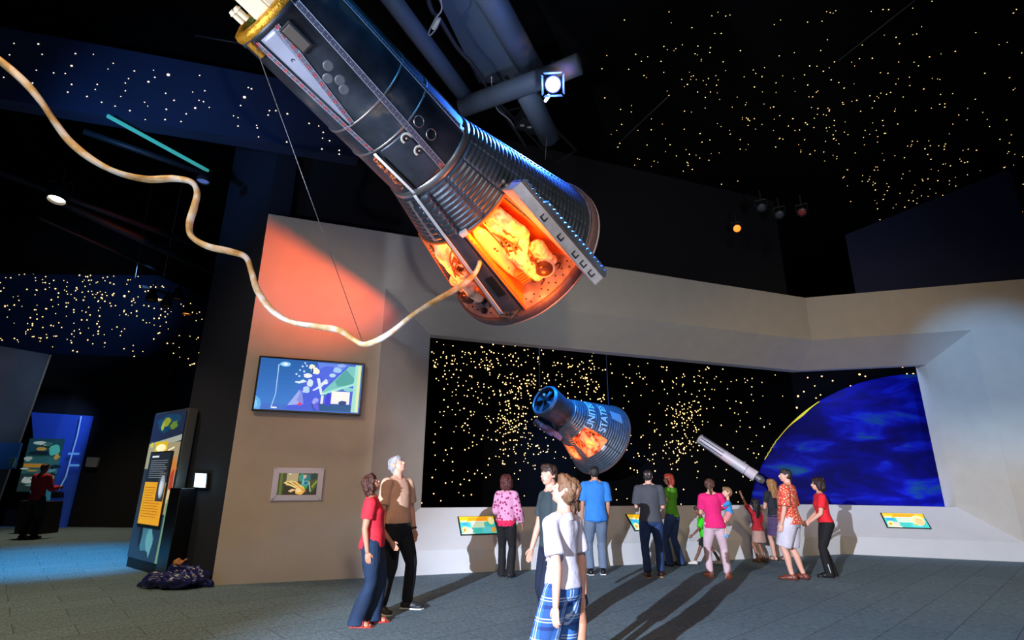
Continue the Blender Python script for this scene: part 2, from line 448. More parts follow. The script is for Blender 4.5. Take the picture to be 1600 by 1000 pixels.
cc = [(1200, 180, 90, 50, 60), (1450, 250, 80, 40, 70), (1300, 180, 60, 60, 50), (1430, 320, 60, 20, 35), (1100, 130, 40, 50, 25), (1060, 250, 50, 20, 20)]
starfield(scatter(ceil_poly, 190, cc, (0.55, 1.15)), (0, 0, 9.24), V((0, 0, -1)), 'black ceiling above the right of the hall', .74, m_star)
# left bulkhead band with stars
BKP = LW(0, 0, -0.35)
bulk = [onp(x, y, BKP, WN) for x, y in ((-60, 30), (445, 124), (560, 150), (560, 247), (440, 226), (0, 154), (-60, 144))]
m_bulk = M('bulkhead_navy', (34, 46, 78), 0.85, 0, 0.6, 0.3)
struct(MB().prism(bulk, WN * 0.3).build('trim_4', m_bulk))
bs_ = [(60, 69, 1.5), (22, 68, 1), (15, 86, 1), (66, 85, 1), (118, 84, 1.3), (146, 85, .8), (112, 103, 1.8), (57, 110, 1), (84, 114, 1.1), (102, 115, 1), (6, 121, 1), (51, 130, 1.2), (112, 132, 1.2), (106, 144, 1.2), (152, 132, 1.1), (149, 140, 1), (136, 151, 1.3), (177, 99, 1), (169, 108, .8), (210, 111, 1.2), (240, 110, .8), (242, 121, 1.1), (263, 117, 2.6), (201, 123, 1), (232, 128, 1.7), (196, 130, 1), (196, 142, 1), (189, 151, .8), (159, 160, 1.2), (180, 166, 1.1), (203, 173, 1.3), (226, 160, 1), (231, 166, .8), (259, 146, 1.2), (272, 157, 1.3), (260, 171, 1.3), (258, 187, 1.3), (283, 190, 1.2), (227, 187, .9), (291, 178, 1.2), (305, 169, 1.7), (301, 144, .8), (312, 118, 1), (320, 142, 1.1), (311, 157, 1), (318, 159, 1.1), (327, 168, .8), (365, 181, .9), (372, 184, 1), (376, 165, 1.1), (372, 197, 1.2), (382, 152, 2.4), (388, 137, 1.2), (393, 139, 1.3), (421, 173, 1.2), (431, 173, 1.2), (419, 180, 1.2), (449, 178, 1.5), (401, 196, 1), (402, 200, 1.2), (404, 214, 1), (448, 222, 1.3), (483, 193, 1.2), (498, 197, .9), (505, 207, 1.3), (504, 216, 1), (515, 220, 1.2), (503, 233, 1.3), (530, 235, 1.2), (530, 241, 1.2)]
starfield(bs_, BKP - WN * 0.004, WN, 'navy bulkhead at the upper left', 0.85, m_starw)
# far left star backdrop with a peaked top
FBP = V((0, 20.0, 0)); FN = V((0, 1, 0))
fb = [onp(x, y, FBP, FN) for x, y in ((-60, 385), (0, 367), (70, 352), (160, 390), (250, 432), (330, 466), (345, 700), (-60, 560))]
m_fb = M('star_backdrop_blue', (20, 40, 72), 0.9, 0, 0.3, 0.5)
struct(MB().prism(fb, V((0, 0.2, 0))).build('trim_5', m_fb))
fpoly = [(0, 440), (60, 380), (120, 375), (205, 425), (330, 480), (312, 580), (240, 565), (120, 550), (0, 535)]
starfield(scatter(fpoly, 130, [(110, 440, 60, 35, 90), (60, 480, 50, 40, 50), (235, 470, 30, 20, 45), (150, 500, 60, 40, 40)], (0.6, 1.5)), FBP - FN * 0.01, FN, 'dark far wall at the left of the hall', 0.7, m_star)
ALLST.sort(key=lambda a: -a[0])
unit = None; smesh = {}
rest = {}
for i, (s, q, r, n, where, mat) in enumerate(ALLST):
    if i < 300:
        k = mat.name
        if k not in smesh:
            mb = MB(); star_mesh(mb, V((0, 0, 0)), 1.0, (0, 0, 1)); o = mb.build('star_light', mat); smesh[k] = o.data; bpy.data.objects.remove(o)
        o = bpy.data.objects.new('star_light', smesh[k]); COL.objects.link(o)
        o.matrix_basis = Matrix.Translation(q) @ n.to_track_quat('Z', 'Y').to_matrix().to_4x4() @ Matrix.Scale(r, 4)
        tag(o, 'small warm glowing star light on the ' + where, 'star light', 'star lights on the ' + where)
    else:
        mb = rest.setdefault((where, mat.name), MB()); star_mesh(mb, q, r, n)
for (where, mn), mb in rest.items():
    tag(mb.build('star_lights', MATS[mn]), 'scatter of the faintest tiny star points on the ' + where, 'star lights', kind='stuff')

#PLANET
# the painted planet behind the right of the window
PS = 2.4
def planet():
    Q = []
    for q in ((1177, 764), (1187, 730), (1194, 720), (1213, 682), (1247, 651), (1298, 625), (1349, 604), (1400, 591), (1448, 584)):
        X = onp(*q, RW(0, 0, PS), RN); Q.append(((X - RW(0, 0, PS)).dot(RV), X.z))
    def circ(a, b, d):
        (x1, y1), (x2, y2), (x3, y3) = a, b, d; k = 2 * (x1 * (y2 - y3) + x2 * (y3 - y1) + x3 * (y1 - y2))
        s1, s2, s3 = x1 * x1 + y1 * y1, x2 * x2 + y2 * y2, x3 * x3 + y3 * y3
        cx = (s1 * (y2 - y3) + s2 * (y3 - y1) + s3 * (y1 - y2)) / k; cy = (s1 * (x3 - x2) + s2 * (x1 - x3) + s3 * (x2 - x1)) / k
        return cx, cy, math.hypot(x1 - cx, y1 - cy)
    cx, cy, R = circ(Q[0], Q[4], Q[8]); c = V((cx, 0, cy))
    mb = MB(); rings = 40; seg = 120
    def P(rr, a):
        v = c.x + rr * R * math.cos(a); z = c.z + rr * R * math.sin(a)
        return RW(v, z, PS - 0.25 * math.sqrt(max(0, 1 - rr * rr)))
    a0, a1 = 0.09, PI - 0.09
    vs = []; fs = []
    for i in range(rings + 1):
        rr = 1 - (1 - i / rings) ** 1.6
        for j in range(seg + 1): vs.append(P(rr, a0 + (a1 - a0) * j / seg))
    for i in range(rings):
        for j in range(seg):
            a = i * (seg + 1) + j; fs.append((a, a + 1, a + seg + 2, a + seg + 1))
    mb.add(vs, fs)
    m = ramp_mat('planet_paint', 'noise', 1.25, [(0.0, (2, 4, 46)), (0.42, (4, 4, 84)), (0.54, (6, 8, 120)), (0.62, (16, 30, 165)), (0.70, (20, 74, 120)), (1, (50, 110, 150))], 0.7, (0.55, 0.55, 1.6), 5, emit=0, distort=0.6)
    nt = m.node_tree; b = nt.nodes['Principled BSDF']; b.inputs['Specular IOR Level'].default_value = 0.1
    t = thing('planet_mural', 'huge deep blue domed planet with streaky clouds behind the right of the display window', 'planet', RW(2.8, 0, 2.2))
    mb.build('disc', m, t, smooth=True)
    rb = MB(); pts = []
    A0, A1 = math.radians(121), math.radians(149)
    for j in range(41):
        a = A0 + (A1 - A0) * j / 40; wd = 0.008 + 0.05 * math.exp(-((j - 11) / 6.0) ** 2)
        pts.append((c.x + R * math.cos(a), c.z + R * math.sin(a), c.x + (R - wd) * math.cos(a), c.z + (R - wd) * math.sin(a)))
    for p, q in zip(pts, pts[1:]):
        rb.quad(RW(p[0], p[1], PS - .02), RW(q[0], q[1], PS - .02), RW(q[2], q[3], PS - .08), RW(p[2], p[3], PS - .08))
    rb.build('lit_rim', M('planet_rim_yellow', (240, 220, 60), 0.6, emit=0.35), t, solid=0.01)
planet()
lamp('earth_blue_spot', 'AREA', RW(0.7, 4.9, 1.0), 85, (0.35, 0.5, 1.0), RW(2.2, 1.8, 2.4), 0.5)
lamp('earth_blue_spot', 'AREA', RW(1.8, 0.25, 1.15), 30, (0.2, 0.3, 1.0), RW(2.0, 2.6, 2.4), 0.4)

# ------------------------------------------------------------------ the big hanging capsule
GN = V((-2.1602, 3.8193, 5.6745)); GA = V((0.57267, 0.77834, -0.25735)).normalized()
GE = GA.cross(Z).normalized(); GG = GA.cross(GE)
TJ, TB = 2.017, 4.086
def rad(t):
    if t <= TJ: return 0.4826 + (0.5712 - 0.4826) * t / TJ
    return 0.5712 + (1.15 - 0.5712) * (t - TJ) / (TB - TJ)
def S(t, ph, r=None, off=0.0):
    r = (rad(t) if r is None else r) + off; a = math.radians(ph)
    return GN + GA * t + (GE * math.cos(a) + GG * math.sin(a)) * r
m_hull = ramp_mat('capsule_skin_dark', 'noise', 2.2, [(0.3, (30, 36, 46)), (0.5, (58, 66, 78)), (0.58, (74, 82, 94)), (0.62, (112, 104, 98)), (0.68, (62, 70, 82))], 0.42, detail=7)
MATS['capsule_skin_dark'].node_tree.nodes['Principled BSDF'].inputs['Metallic'].default_value = 0.45
m_shing = M('corrugated_shingle', (84, 96, 112), 0.38, 0.6, 9, 0.25)
m_strip = M('riveted_strip', (104, 98, 118), 0.45, 0.3, 40, 0.3)
m_pale = M('pale_panel', (146, 152, 176), 0.45, 0.2, 3, 0.15)
m_wstripe = M('white_stripe', (236, 238, 246), 0.5)
m_gold = M('gold_foil', (222, 160, 50), 0.35, 0.7, 25, 0.4, 0.4)
m_rim = M('ablator_rim', (120, 96, 96), 0.5, 0.1, 20, 0.2)
m_rimw = M('rim_pale_band', (206, 190, 190), 0.45, 0.1)
m_dark = M('dark_fitting', (20, 20, 24), 0.5)
m_steel = M('brushed_steel', (150, 152, 156), 0.35, 0.8)
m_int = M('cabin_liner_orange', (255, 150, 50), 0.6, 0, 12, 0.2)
m_rivet = M('bright_rivet', (210, 220, 235), 0.3, 0.6)
m_red = M('rust_red_marking', (170, 60, 70), 0.5)
cap = thing('space_capsule', 'big dark corrugated two hatch space capsule hanging overhead with orange lit open cabin', 'spacecraft', GN + GA * 2.0 - Z * 1.0)

HR = (25, 74); HL = (94, 143); HT0, HT1 = 2.70, 3.94
def in_open(t, ph):
    return HT0 < t < HT1 and (HR[0] < ph < HR[1] or HL[0] < ph < HL[1])
# forward cylinder
mb = MB(); n = 120
mb.rings([(GN + GA * t, GE * (rad(t) + o), GG * (rad(t) + o)) for t, o in ((0, 0), (0.01, .012), (.05, .012), (.06, 0), (1.05, 0), (1.40, 0), (2.0, 0), (2.017, .0))], n, False)
mb.build('forward_section', m_hull, cap, smooth=True, solid=0.02, angle=1)
for t in (1.067, 1.403):
    mb = MB(); mb.rings([(GN + GA * (t + d), GE * (rad(t) + o), GG * (rad(t) + o)) for d, o in ((-.012, 0.001), (-.008, .01), (.008, .01), (.012, .001))], n, False)
    mb.build('seam_band', m_steel, cap, smooth=True)
# nose ring with gold foil and instruments
mb = MB(); mb.rings([(GN + GA * t, GE * r, GG * r) for t, r in ((0.01, .497), (-.015, .502), (-.05, .49), (-.06, .45), (-.05, .38), (0.0, .37))], 90, False)
mb.build('nose_ring', m_gold, cap, smooth=True)
mb = MB(); mb.rings([(GN + GA * 0.02, GE * .48, GG * .48), (GN + GA * 0.03, GE * .02, GG * .02)], 60)
mb.build('nose_bulkhead', M('nose_bulkhead_dark', (60, 46, 22), 0.5, 0.3, 8, 0.3), cap)
RG = Matrix((GE, GG, GA)).transposed()
for ph, r, sx, sy, h in ((70, .34, .15, .17, .22), (44, .33, .16, .20, .28), (20, .25, .18, .16, .3)):
    a = math.radians(ph); c = GN - GA * (h / 2 + .05) + (GE * math.cos(a) + GG * math.sin(a)) * r
    mb = MB(); mb.box(c, sx, sy, h, RG @ Matrix.Rotation(a, 3, 'Z')); mb.build('instrument_box', M('instrument_cream', (236, 220, 190), 0.5), cap, bevel=0.012)
    mb = MB(); mb.box(c - GA * (h / 2), sx * 1.06, sy * 1.06, .03, RG @ Matrix.Rotation(a, 3, 'Z')); mb.build('box_lid', m_gold, cap, bevel=0.006)
for ph in (92, 103):
    a = math.radians(ph); c = GN + (GE * math.cos(a) + GG * math.sin(a)) * .40
    mb = MB(); mb.cone(c - GA * .1, c - GA * .19, .026, .026, 12); mb.cone(c - GA * .19, c - GA * .22, .034, .02, 12); mb.build('nozzle', M('instrument_cream', (236, 220, 190), 0.5), cap, smooth=False)

def patch(t0, t1, pa, pb, off=0.004, thk=0.004, nt=24, nphi=6, corr=None):
    """curved strip lying on the hull; pa(s), pb(s) are its side angles"""
    mb = MB(); fa = pa if callable(pa) else (lambda s, k=pa: k); fb_ = pb if callable(pb) else (lambda s, k=pb: k)
    vs = []; fs = []
    for i in range(nt + 1):
        s = i / nt; t = t0 + (t1 - t0) * s
        for j in range(nphi + 1):
            ph = fa(s) + (fb_(s) - fa(s)) * j / nphi
            o = off + (corr(t) if corr and 0 < j < nphi else 0)
            vs.append(S(t, ph, None, o))
    for i in range(nt):
        for j in range(nphi):
            a = i * (nphi + 1) + j; fs.append((a, a + 1, a + nphi + 2, a + nphi + 1))
    mb.add(vs, fs); return mb
L_ = lambda a, b: (lambda s: a + (b - a) * s)
# white wedge between two riveted strips
patch(.06, 1.05, L_(68, 84), L_(90, 86.5), .003).build('pale_wedge_panel', m_pale, cap, smooth=True, solid=.003)
for nm, t0, t1, a0, a1, wd in (('riveted_strip', .06, 1.40, 97, 91.0, 5.5), ('riveted_strip', .06, 1.06, 64.5, 83, 5.5), ('riveted_strip', .0, 2.0, 33.5, 45.5, 6.0), ('riveted_strip', 0.0, 2.0, -18, -6, 6)):
    st = patch(t0, t1, L_(a0 - wd / 2, a1 - wd / 2), L_(a0 + wd / 2, a1 + wd / 2), .006).build(nm, m_strip, cap, smooth=True, solid=.004)
    mb = MB(); k = int((t1 - t0) / .045)
    for i in range(k):
        s = (i + .5) / k; t = t0 + (t1 - t0) * s
        for d in ((-.25, .25) if i % 2 else (0,)):
            mb.sphere(S(t, a0 + (a1 - a0) * s + d * wd, None, .008), .0055, 6, 4)
    mb.build('rivets', m_rivet, st)
    mb = MB()
    for i in range(0, k, 2):
        s = (i + random.random()) / k; t = t0 + (t1 - t0) * s; ph = a0 + (a1 - a0) * s
        c = S(t, ph, None, .011); nrm = (c - (GN + GA * t)).normalized()
        mb.lathe(c, nrm, [(0, .018), (.003, .016), (.003, .009), (0, .008)], 12)
    if a0 > 50: mb.build('painted_ring_marks', m_red, st)
    for sd in (-1, 1):
        e = MB(); pts = [S(t0 + (t1 - t0) * i / 24, a0 + (a1 - a0) * i / 24 + sd * wd / 2, None, .009) for i in range(25)]
        e.tube(pts, .0035, 5); e.build('strip_edge', m_rivet, st)
# edge line on far side, silhouette fairing (long curved lip)
mb = patch(0.1, 1.99, -62, -50, .03, nphi=8); mb.build('side_fairing', m_hull, cap, smooth=True, solid=.03)
# white stripe down the middle
patch(1.42, 2.03, 88.2, 91.8, .014).build('white_stripe', m_wstripe, cap, smooth=True, solid=.014)
patch(2.03, 3.84, lambda s: 87.6 + 1.0 * s, lambda s: 91.2 + .6 * s - .6 * math.sin(s * PI), .046).build('white_stripe', m_wstripe, cap, smooth=True, solid=.01)
patch(1.50, 1.98, 84.2, 87.4, .02, nphi=3).build('torn_seam', m_dark, cap, solid=.012)
patch(1.52, 1.96, 85.2, 86.2, .024, nphi=2).build('copper_edge', m_red, cap, solid=.006)
mb = MB()
for i in range(70):
    t = random.uniform(1.46, 1.94); mb.box(S(t, random.uniform(95, 99.5) + (t - 1.45) * 6, None, .004), .03, .02, .012, RG @ Matrix.Rotation(random.random() * 3, 3, 'Z'))
mb.build('scorched_patch', ramp_mat('scorched_orange', 'noise', 30, [(.35, (70, 40, 50)), (.5, (190, 90, 50)), (.65, (220, 170, 110))], .6), cap)
# access panel outline, vent, ports and rings
def port(t, ph, r, rings_, kind, cover):
    c = S(t, ph); nrm = (c - (GN + GA * t)).normalized()
    mb = MB(); mb.lathe(c - nrm * .01, nrm, rings_, 28, False); return mb.build(kind, cover, cap, smooth=True)
for t, ph in ((1.50, 51.6), (1.684, 51)):
    p = port(t, ph, .05, [(0, .062), (.016, .06), (.018, .035), (.004, .033), (.004, .0)], 'thruster_port', M('port_pale', (200, 196, 186), .5))
    c = S(t, ph); nrm = (c - (GN + GA * t)).normalized(); mb = MB(); mb.lathe(c, nrm, [(-.004, .034), (.016, .032), (.012, .018), (-.006, .016), (-.006, .001)], 24); mb.build('port_throat', m_dark, p)
    mb = MB(); mb.sphere(c + nrm * .006, .011); mb.build('port_core', m_rimw, p)
for t, ph in ((1.49, 29.2), (1.673, 29.5)):
    port(t, ph, .05, [(0, .062), (.014, .06), (.016, .054), (.010, .05)], 'port_ring', m_steel)
for t, ph in ((.62, 66), (.70, 58), (.55, 56), (.78, 62)):
    port(t, ph, .05, [(0.008, .05), (.012, .045), (.012, .03), (.011, .02), (.011, .001)], 'faint_round_cover', M('cover_grey', (88, 92, 100), .5, .3))
port(.33, 79, .02, [(0.006, .022), (.016, .02), (.016, .009), (.0, .008), (0, .001)], 'small_port', m_dark)
c = S(.22, 58, None, .02); mb = MB(); a = math.radians(58); mb.box(c, .05, .13, .26, RG @ Matrix.Rotation(a, 3, 'Z')); v = mb.build('vent_recess', m_dark, cap, bevel=.008)
mb = MB(); mb.box(c + (c - (GN + GA * .22)).normalized() * .012, .04, .095, .22, RG @ Matrix.Rotation(a, 3, 'Z')); mb.build('vent_cover', M('vent_bronze', (96, 88, 84), .5, .4), v, bevel=.006)
patch(1.43, 1.99, 47.5, 84, .004, nphi=16).build('access_panel', M('access_panel_blue_grey', (70, 78, 92), .4, .5, 5, .35), cap, smooth=True, solid=.004)
patch(.02, .16, 99, 107, .02).build('gold_bracket', m_gold, cap, solid=.02)

# conical cabin with corrugated skin and two openings
mb = MB(); NP = 180; ts = []
t = TJ
while t < TB - .12: ts.append(t); t += .0115
ts = sorted(ts + [HT0, HT1]); 
def corr(t, ph):
    o = 0
    if 2.10 < t < 3.9:
        gap = min(abs(ph - k) for k in (2, 24, 50.5, 76, 92, 118, 145, 170, 196, 222, 248, 274, 300, 326, 352))
        if gap > 1.6 and not (83 < ph < 98): o = .013 * abs(math.sin(PI * t / .058))
    return o
vs = []; fs = []; 
for t in ts:
    for j in range(NP):
        ph = 360 * j / NP; vs.append(S(t, ph, None, corr(t, ph)))
for i in range(len(ts) - 1):
    tm = (ts[i] + ts[i + 1]) / 2
    for j in range(NP):
        if in_open(tm, 360 * (j + .5) / NP): continue
        k = (j + 1) % NP; fs.append((i * NP + j, i * NP + k, (i + 1) * NP + k, (i + 1) * NP + j))
mb.add(vs, fs); mb.build('conical_cabin', m_shing, cap, solid=.035)
mb = MB(); mb.rings([(GN + GA * (TJ + d), GE * (rad(TJ + d) + o), GG * (rad(TJ + d) + o)) for d, o in ((-.02, .002), (-.01, .014), (.05, .012), (.06, .002))], n, False)
mb.build('junction_collar', m_steel, cap, smooth=True)
# raised shingle strips either side of the stripe
cf = lambda t: .016 * abs(math.sin(PI * t / .075))
patch(2.10, 2.64, 77.5, 86, .018, corr=cf, nt=90).build('shingle_panel', m_shing, cap, solid=.03)
patch(2.16, 2.64, 93, 101, .018, corr=cf, nt=90).build('shingle_panel', m_shing, cap, solid=.03)
patch(2.10, 2.66, 102, 108, .014, nt=10).build('bare_panel', M('bare_worn_panel', (150, 150, 150), .5, .3, 10, .4), cap, solid=.01)
patch(2.64, 3.9, 76.5, 92.3, .020, nphi=10).build('centre_beam', M('beam_blue_grey', (78, 86, 104), .5, .3, 14, .2), cap, solid=.012)
patch(3.3, 3.6, 77.6, 84.0, .03, nphi=4).build('beam_recess_panel', m_dark, cap, solid=.012)
# rim and heat shield
mb = MB(); prof = [(3.93, 1.115), (3.93, 1.15), (3.98, 1.165), (4.03, 1.168), (4.06, 1.165)]
mb.rings([(GN + GA * t, GE * r, GG * r) for t, r in prof], 140, False); mb.build('rim_band', m_rim, cap, smooth=True, solid=.01)
mb = MB(); prof = [(4.058, 1.16), (4.06, 1.172), (4.085, 1.17), (4.10, 1.155)]
mb.rings([(GN + GA * t, GE * r, GG * r) for t, r in prof], 140, False); mb.build('rim_pale_band', m_rimw, cap, smooth=True)
mb = MB(); mb.rings([(GN + GA * (4.10 + .16 * (1 - (r / 1.15) ** 2)), GE * r, GG * r) for r in (1.155, 1.14, 1.05, .9, .7, .5, .3, .1, .001)], 100); mb.build('heat_shield', m_rim, cap, smooth=True)
# cabin floor bulkhead (white, bolted)
mb = MB(); mb.rings([(GN + GA * 3.93, GE * r, GG * r) for r in (1.12, .9, .5, .02)], 100, True); fl = mb.build('cabin_bulkhead', M('bulkhead_white', (214, 204, 214), .5, 0, 14, .15), cap)
_b0 = None
for j in range(36):
    ph = 22 + j * 3.6; q = S(3.922, ph, 1.05 if j % 2 else .96)
    if _b0 is None:
        _b0 = MB().sphere((0, 0, 0), .012, 6, 4).build('bolt', m_dark, fl); _b0.location = q - GN * 0; _bm = _b0.data
    else:
        _b0 = bpy.data.objects.new('bolt', _bm); COL.objects.link(_b0); _b0.parent = fl
        _b0.matrix_parent_inverse = fl.matrix_basis.inverted(); _b0.location = q
# cabin liners: side walls, back and top of each cockpit
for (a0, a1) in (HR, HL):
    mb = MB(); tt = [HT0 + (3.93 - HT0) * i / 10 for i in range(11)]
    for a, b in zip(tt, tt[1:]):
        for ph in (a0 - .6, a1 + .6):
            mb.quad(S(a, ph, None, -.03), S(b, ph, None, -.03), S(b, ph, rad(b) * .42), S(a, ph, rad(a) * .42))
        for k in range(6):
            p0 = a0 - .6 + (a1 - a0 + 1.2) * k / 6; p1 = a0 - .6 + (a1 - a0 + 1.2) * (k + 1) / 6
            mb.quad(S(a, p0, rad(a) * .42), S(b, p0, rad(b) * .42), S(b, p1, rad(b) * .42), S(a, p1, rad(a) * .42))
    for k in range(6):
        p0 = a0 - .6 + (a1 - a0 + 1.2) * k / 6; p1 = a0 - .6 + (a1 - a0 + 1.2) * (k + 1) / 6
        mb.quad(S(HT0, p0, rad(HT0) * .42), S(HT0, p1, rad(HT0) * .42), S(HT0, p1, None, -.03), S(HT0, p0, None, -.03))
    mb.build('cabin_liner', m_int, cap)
    mb = MB()   # sill frame round the opening
    for ph, s in ((a0, -1), (a1, 1)):
        pts = [S(t, ph, None, .012) for t in tt]; mb.tube(pts, .016, 6)
    mb.tube([S(HT0, a0 + (a1 - a0) * k / 12, None, .012) for k in range(13)], .02, 6)
    mb.build('hatch_sill', M('sill_orange', (214, 120, 60), .5, .2), cap)
mb = MB(); mb.box(S(2.68, 73.5, None, .02), .05, .10, .07, RG @ Matrix.Rotation(math.radians(73), 3, 'Z')); mb.build('hinge_block', m_wstripe, cap, bevel=.008)
mb = MB()
for i in range(9): mb.box(S(3.88 + random.uniform(-.04, .04), random.uniform(79, 92), None, .04), .05, .02, .03, RG @ Matrix.Rotation(random.random() * 3, 3, 'X'))
mb.tube([S(3.86, 78, None, .05), S(3.9, 84, None, .09), S(3.86, 92, None, .05)], .012, 6); mb.build('latch_mechanism', m_steel, cap)
for t, ph in ((2.60, 21), (2.66, 22)):
    mb = MB(); mb.cone(S(t, ph, None, 0), S(t - .05, ph - 1, None, .12), .02, .015); mb.sphere(S(t - .05, ph - 1, None, .12), .03); mb.build('hinge_arm', m_steel, cap)

# open hatch door, standing out from the right opening, seen nearly edge-on
h0, h1 = S(2.64, 23.5, None, .01), S(3.98, 30, None, .0)
def closer(p, px, py, d):
    r = ray(px, py); dd = (p - CP).dot(CF) - d; return CP + r * dd
f0 = closer(h0, 801, 296, .42); f1 = closer(h1, 930, 447, .78)
dn = (f1 - f0).cross(h0 - f0).normalized()
if dn.dot(CR) < 0: dn = -dn
mb = MB(); mb.prism([h0, f0, f1, h1], dn * .13); door = mb.build('hatch_door', M('hatch_frame_white', (196, 196, 206), .5, .1, 12, .15), cap, bevel=.012)
mb = MB(); mb.prism([h0 + dn * .132 + (f0 - h0) * -.02, f0 + dn * .132 + (f0 - h0) * .02, f1 + dn * .132, h1 + dn * .132], dn * .02); mb.build('hatch_trim', m_rim, door, bevel=.004)
mb = MB(); nr = 44; vs = []; fs = []
for i in range(nr * 4 + 1):
    s = i / (nr * 4); o = .155 + .035 * abs(math.sin(PI * s * nr * .5)) + (.03 if .25 < s < .97 else 0)
    a = h0.lerp(h1, s); b = f0.lerp(f1, s); b = b + (b - a).normalized() * .015
    vs += [a + dn * .15, a + dn * o, b + dn * o, b + dn * .15]
for i in range(nr * 4):
    for k in range(3): q = i * 4; fs.append((q + k, q + k + 1, q + k + 5, q + k + 4))
mb.add(vs, fs); mb.build('hatch_skin', m_shing, door)
mb = MB()
for s in (.32, .52, .70, .80, .90):
    c = f0.lerp(f1, s) + dn * .06; R = Matrix(((f1 - f0).normalized(), dn, (f1 - f0).normalized().cross(dn))).transposed()
    for dx, w_, h_ in ((-.03, .012, .05), (.03, .012, .05), (0, .07, .012)):
        mb.box(c + (f1 - f0).normalized() * dx + (dn * -.025 if w_ > .05 else V((0, 0, 0))), w_, h_, .03, R)
mb.build('latch_hooks', m_dark, door)
mb = MB(); vs = []
a = f1 + (f1 - f0).normalized() * .12 + dn * .1; mb.prism([f1.lerp(f0, .04), f1.lerp(f0, .14), f1 + (h1 - f1) * .12], (f1 - f0).normalized() * .14); mb.build('hatch_lower_flange', M('hatch_frame_white', (0, 0, 0)), door)

# orange cabin lamps
for (t, ph, o, e) in ((3.05, 48, .34, 20), (3.65, 56, .30, 10), (3.1, 122, .30, 9)):
    lamp('cabin_lamp', 'AREA', S(t, ph, None, o), e, (1.0, 0.17, 0.004), S(t + .1, ph, .2), .22)
for (t, ph, e) in ((2.85, 64, 6), (2.85, 108, 4), (3.6, 34, 2)):
    lamp('cabin_lamp', 'POINT', S(t, ph, rad(t) * .86), e, (1.0, 0.30, 0.01), None, .03)
# hatch spill on the beige wall: hidden spot, top cut by an added plate
_p = S(3.0, 178, None, .14); _a = (onp(424, 352, LW(0, 0), WN) - _p).normalized(); _b = (onp(632, 492, LW(0, 0), WN) - _p).normalized()
_n = _a.cross(_b).normalized()
if _n.z < 0: _n = -_n
_d = (onp(510, 425, LW(0, 0), WN) - _p).normalized()
lamp('cabin_spill_light', 'SPOT', _p, 950, (1.0, .10, .010), _p + _d, .006, 62, 1.0)
_u = (_b - _a).normalized()
MB().prism([_p + _a * .12 - _u * .05, _p + _b * .12 + _u * .05, _p + _b * .12 + _u * .05 + _n * .09, _p + _a * .12 - _u * .05 + _n * .09], -_d * .004).build('spill_cut_plate', m_dark, cap)  # unseen plate added behind the hull to give the spill a straight edge

# crumpled suits, seats and gear inside the cabin
m_suit = ramp_mat('suit_fabric', 'noise', 14, [(.3, (190, 150, 110)), (.5, (250, 226, 190)), (.7, (255, 240, 210))], .75, detail=6)
m_seat = ramp_mat('seat_shell', 'voronoi', 9, [(0, (120, 80, 30)), (.12, (150, 110, 40)), (.16, (255, 232, 150)), (1, (255, 236, 160))], .5, const=True)
seatg = None
def seat(phc, sg, label):
    t = thing('ejection_seat', label, 'seat', S(3.2, phc, rad(3.2) * .6))
    a0 = phc + sg * 17
    mb = MB(); pts = []
    for tt, ww in ((2.80, 5), (2.9, 8), (3.2, 8.5), (3.5, 5.5), (3.66, 2)):
        pts.append((tt, ww))
    vs = []; fs = []
    for tt, ww in pts:
        for k in range(7): vs.append(S(tt, a0 + sg * ww * (k / 3 - 1), rad(tt) * .80 - .02 * math.sin(k / 6 * PI)))
    for i in range(len(pts) - 1):
        for k in range(6): q = i * 7 + k; fs.append((q, q + 1, q + 8, q + 7))
    mb.add(vs, fs); mb.build('side_shell', m_seat, t, smooth=True, solid=.03)
    mb = MB(); mb.tube(catmull([S(2.76, phc + sg * 6, rad(2.8) * .78), S(3.0, phc + sg * 6, rad(3.0) * .84), S(3.3, phc + sg * 7, rad(3.3) * .80), S(3.5, phc + sg * 12, rad(3.5) * .72)]), .016, 8); mb.build('rail', m_seat, t, smooth=True)
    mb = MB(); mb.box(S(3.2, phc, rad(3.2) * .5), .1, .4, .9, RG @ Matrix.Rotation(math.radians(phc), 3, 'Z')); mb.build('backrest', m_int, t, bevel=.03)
    mb = MB(); mb.box(S(3.62, phc + sg * 12, rad(3.6) * .86), .12, .12, .2, RG @ Matrix.Rotation(math.radians(phc + 20), 3, 'Z')); bx = mb.build('equipment_box', m_int, t, bevel=.01)
    mb = MB()
    for k in range(4): mb.box(S(3.55 + k * .045, phc + sg * 12, rad(3.6) * .86 + .062), .012, .1, .02, RG @ Matrix.Rotation(math.radians(phc + 20), 3, 'Z'))
    mb.build('box_slats', M('box_slat_rust', (150, 70, 30), .6), bx)
    return t
seat(50, 1, 'orange lit seat frame with yellow spotted side shell inside the right hatch opening')
seat(116, -1, 'orange lit seat frame inside the left hatch opening of the capsule')
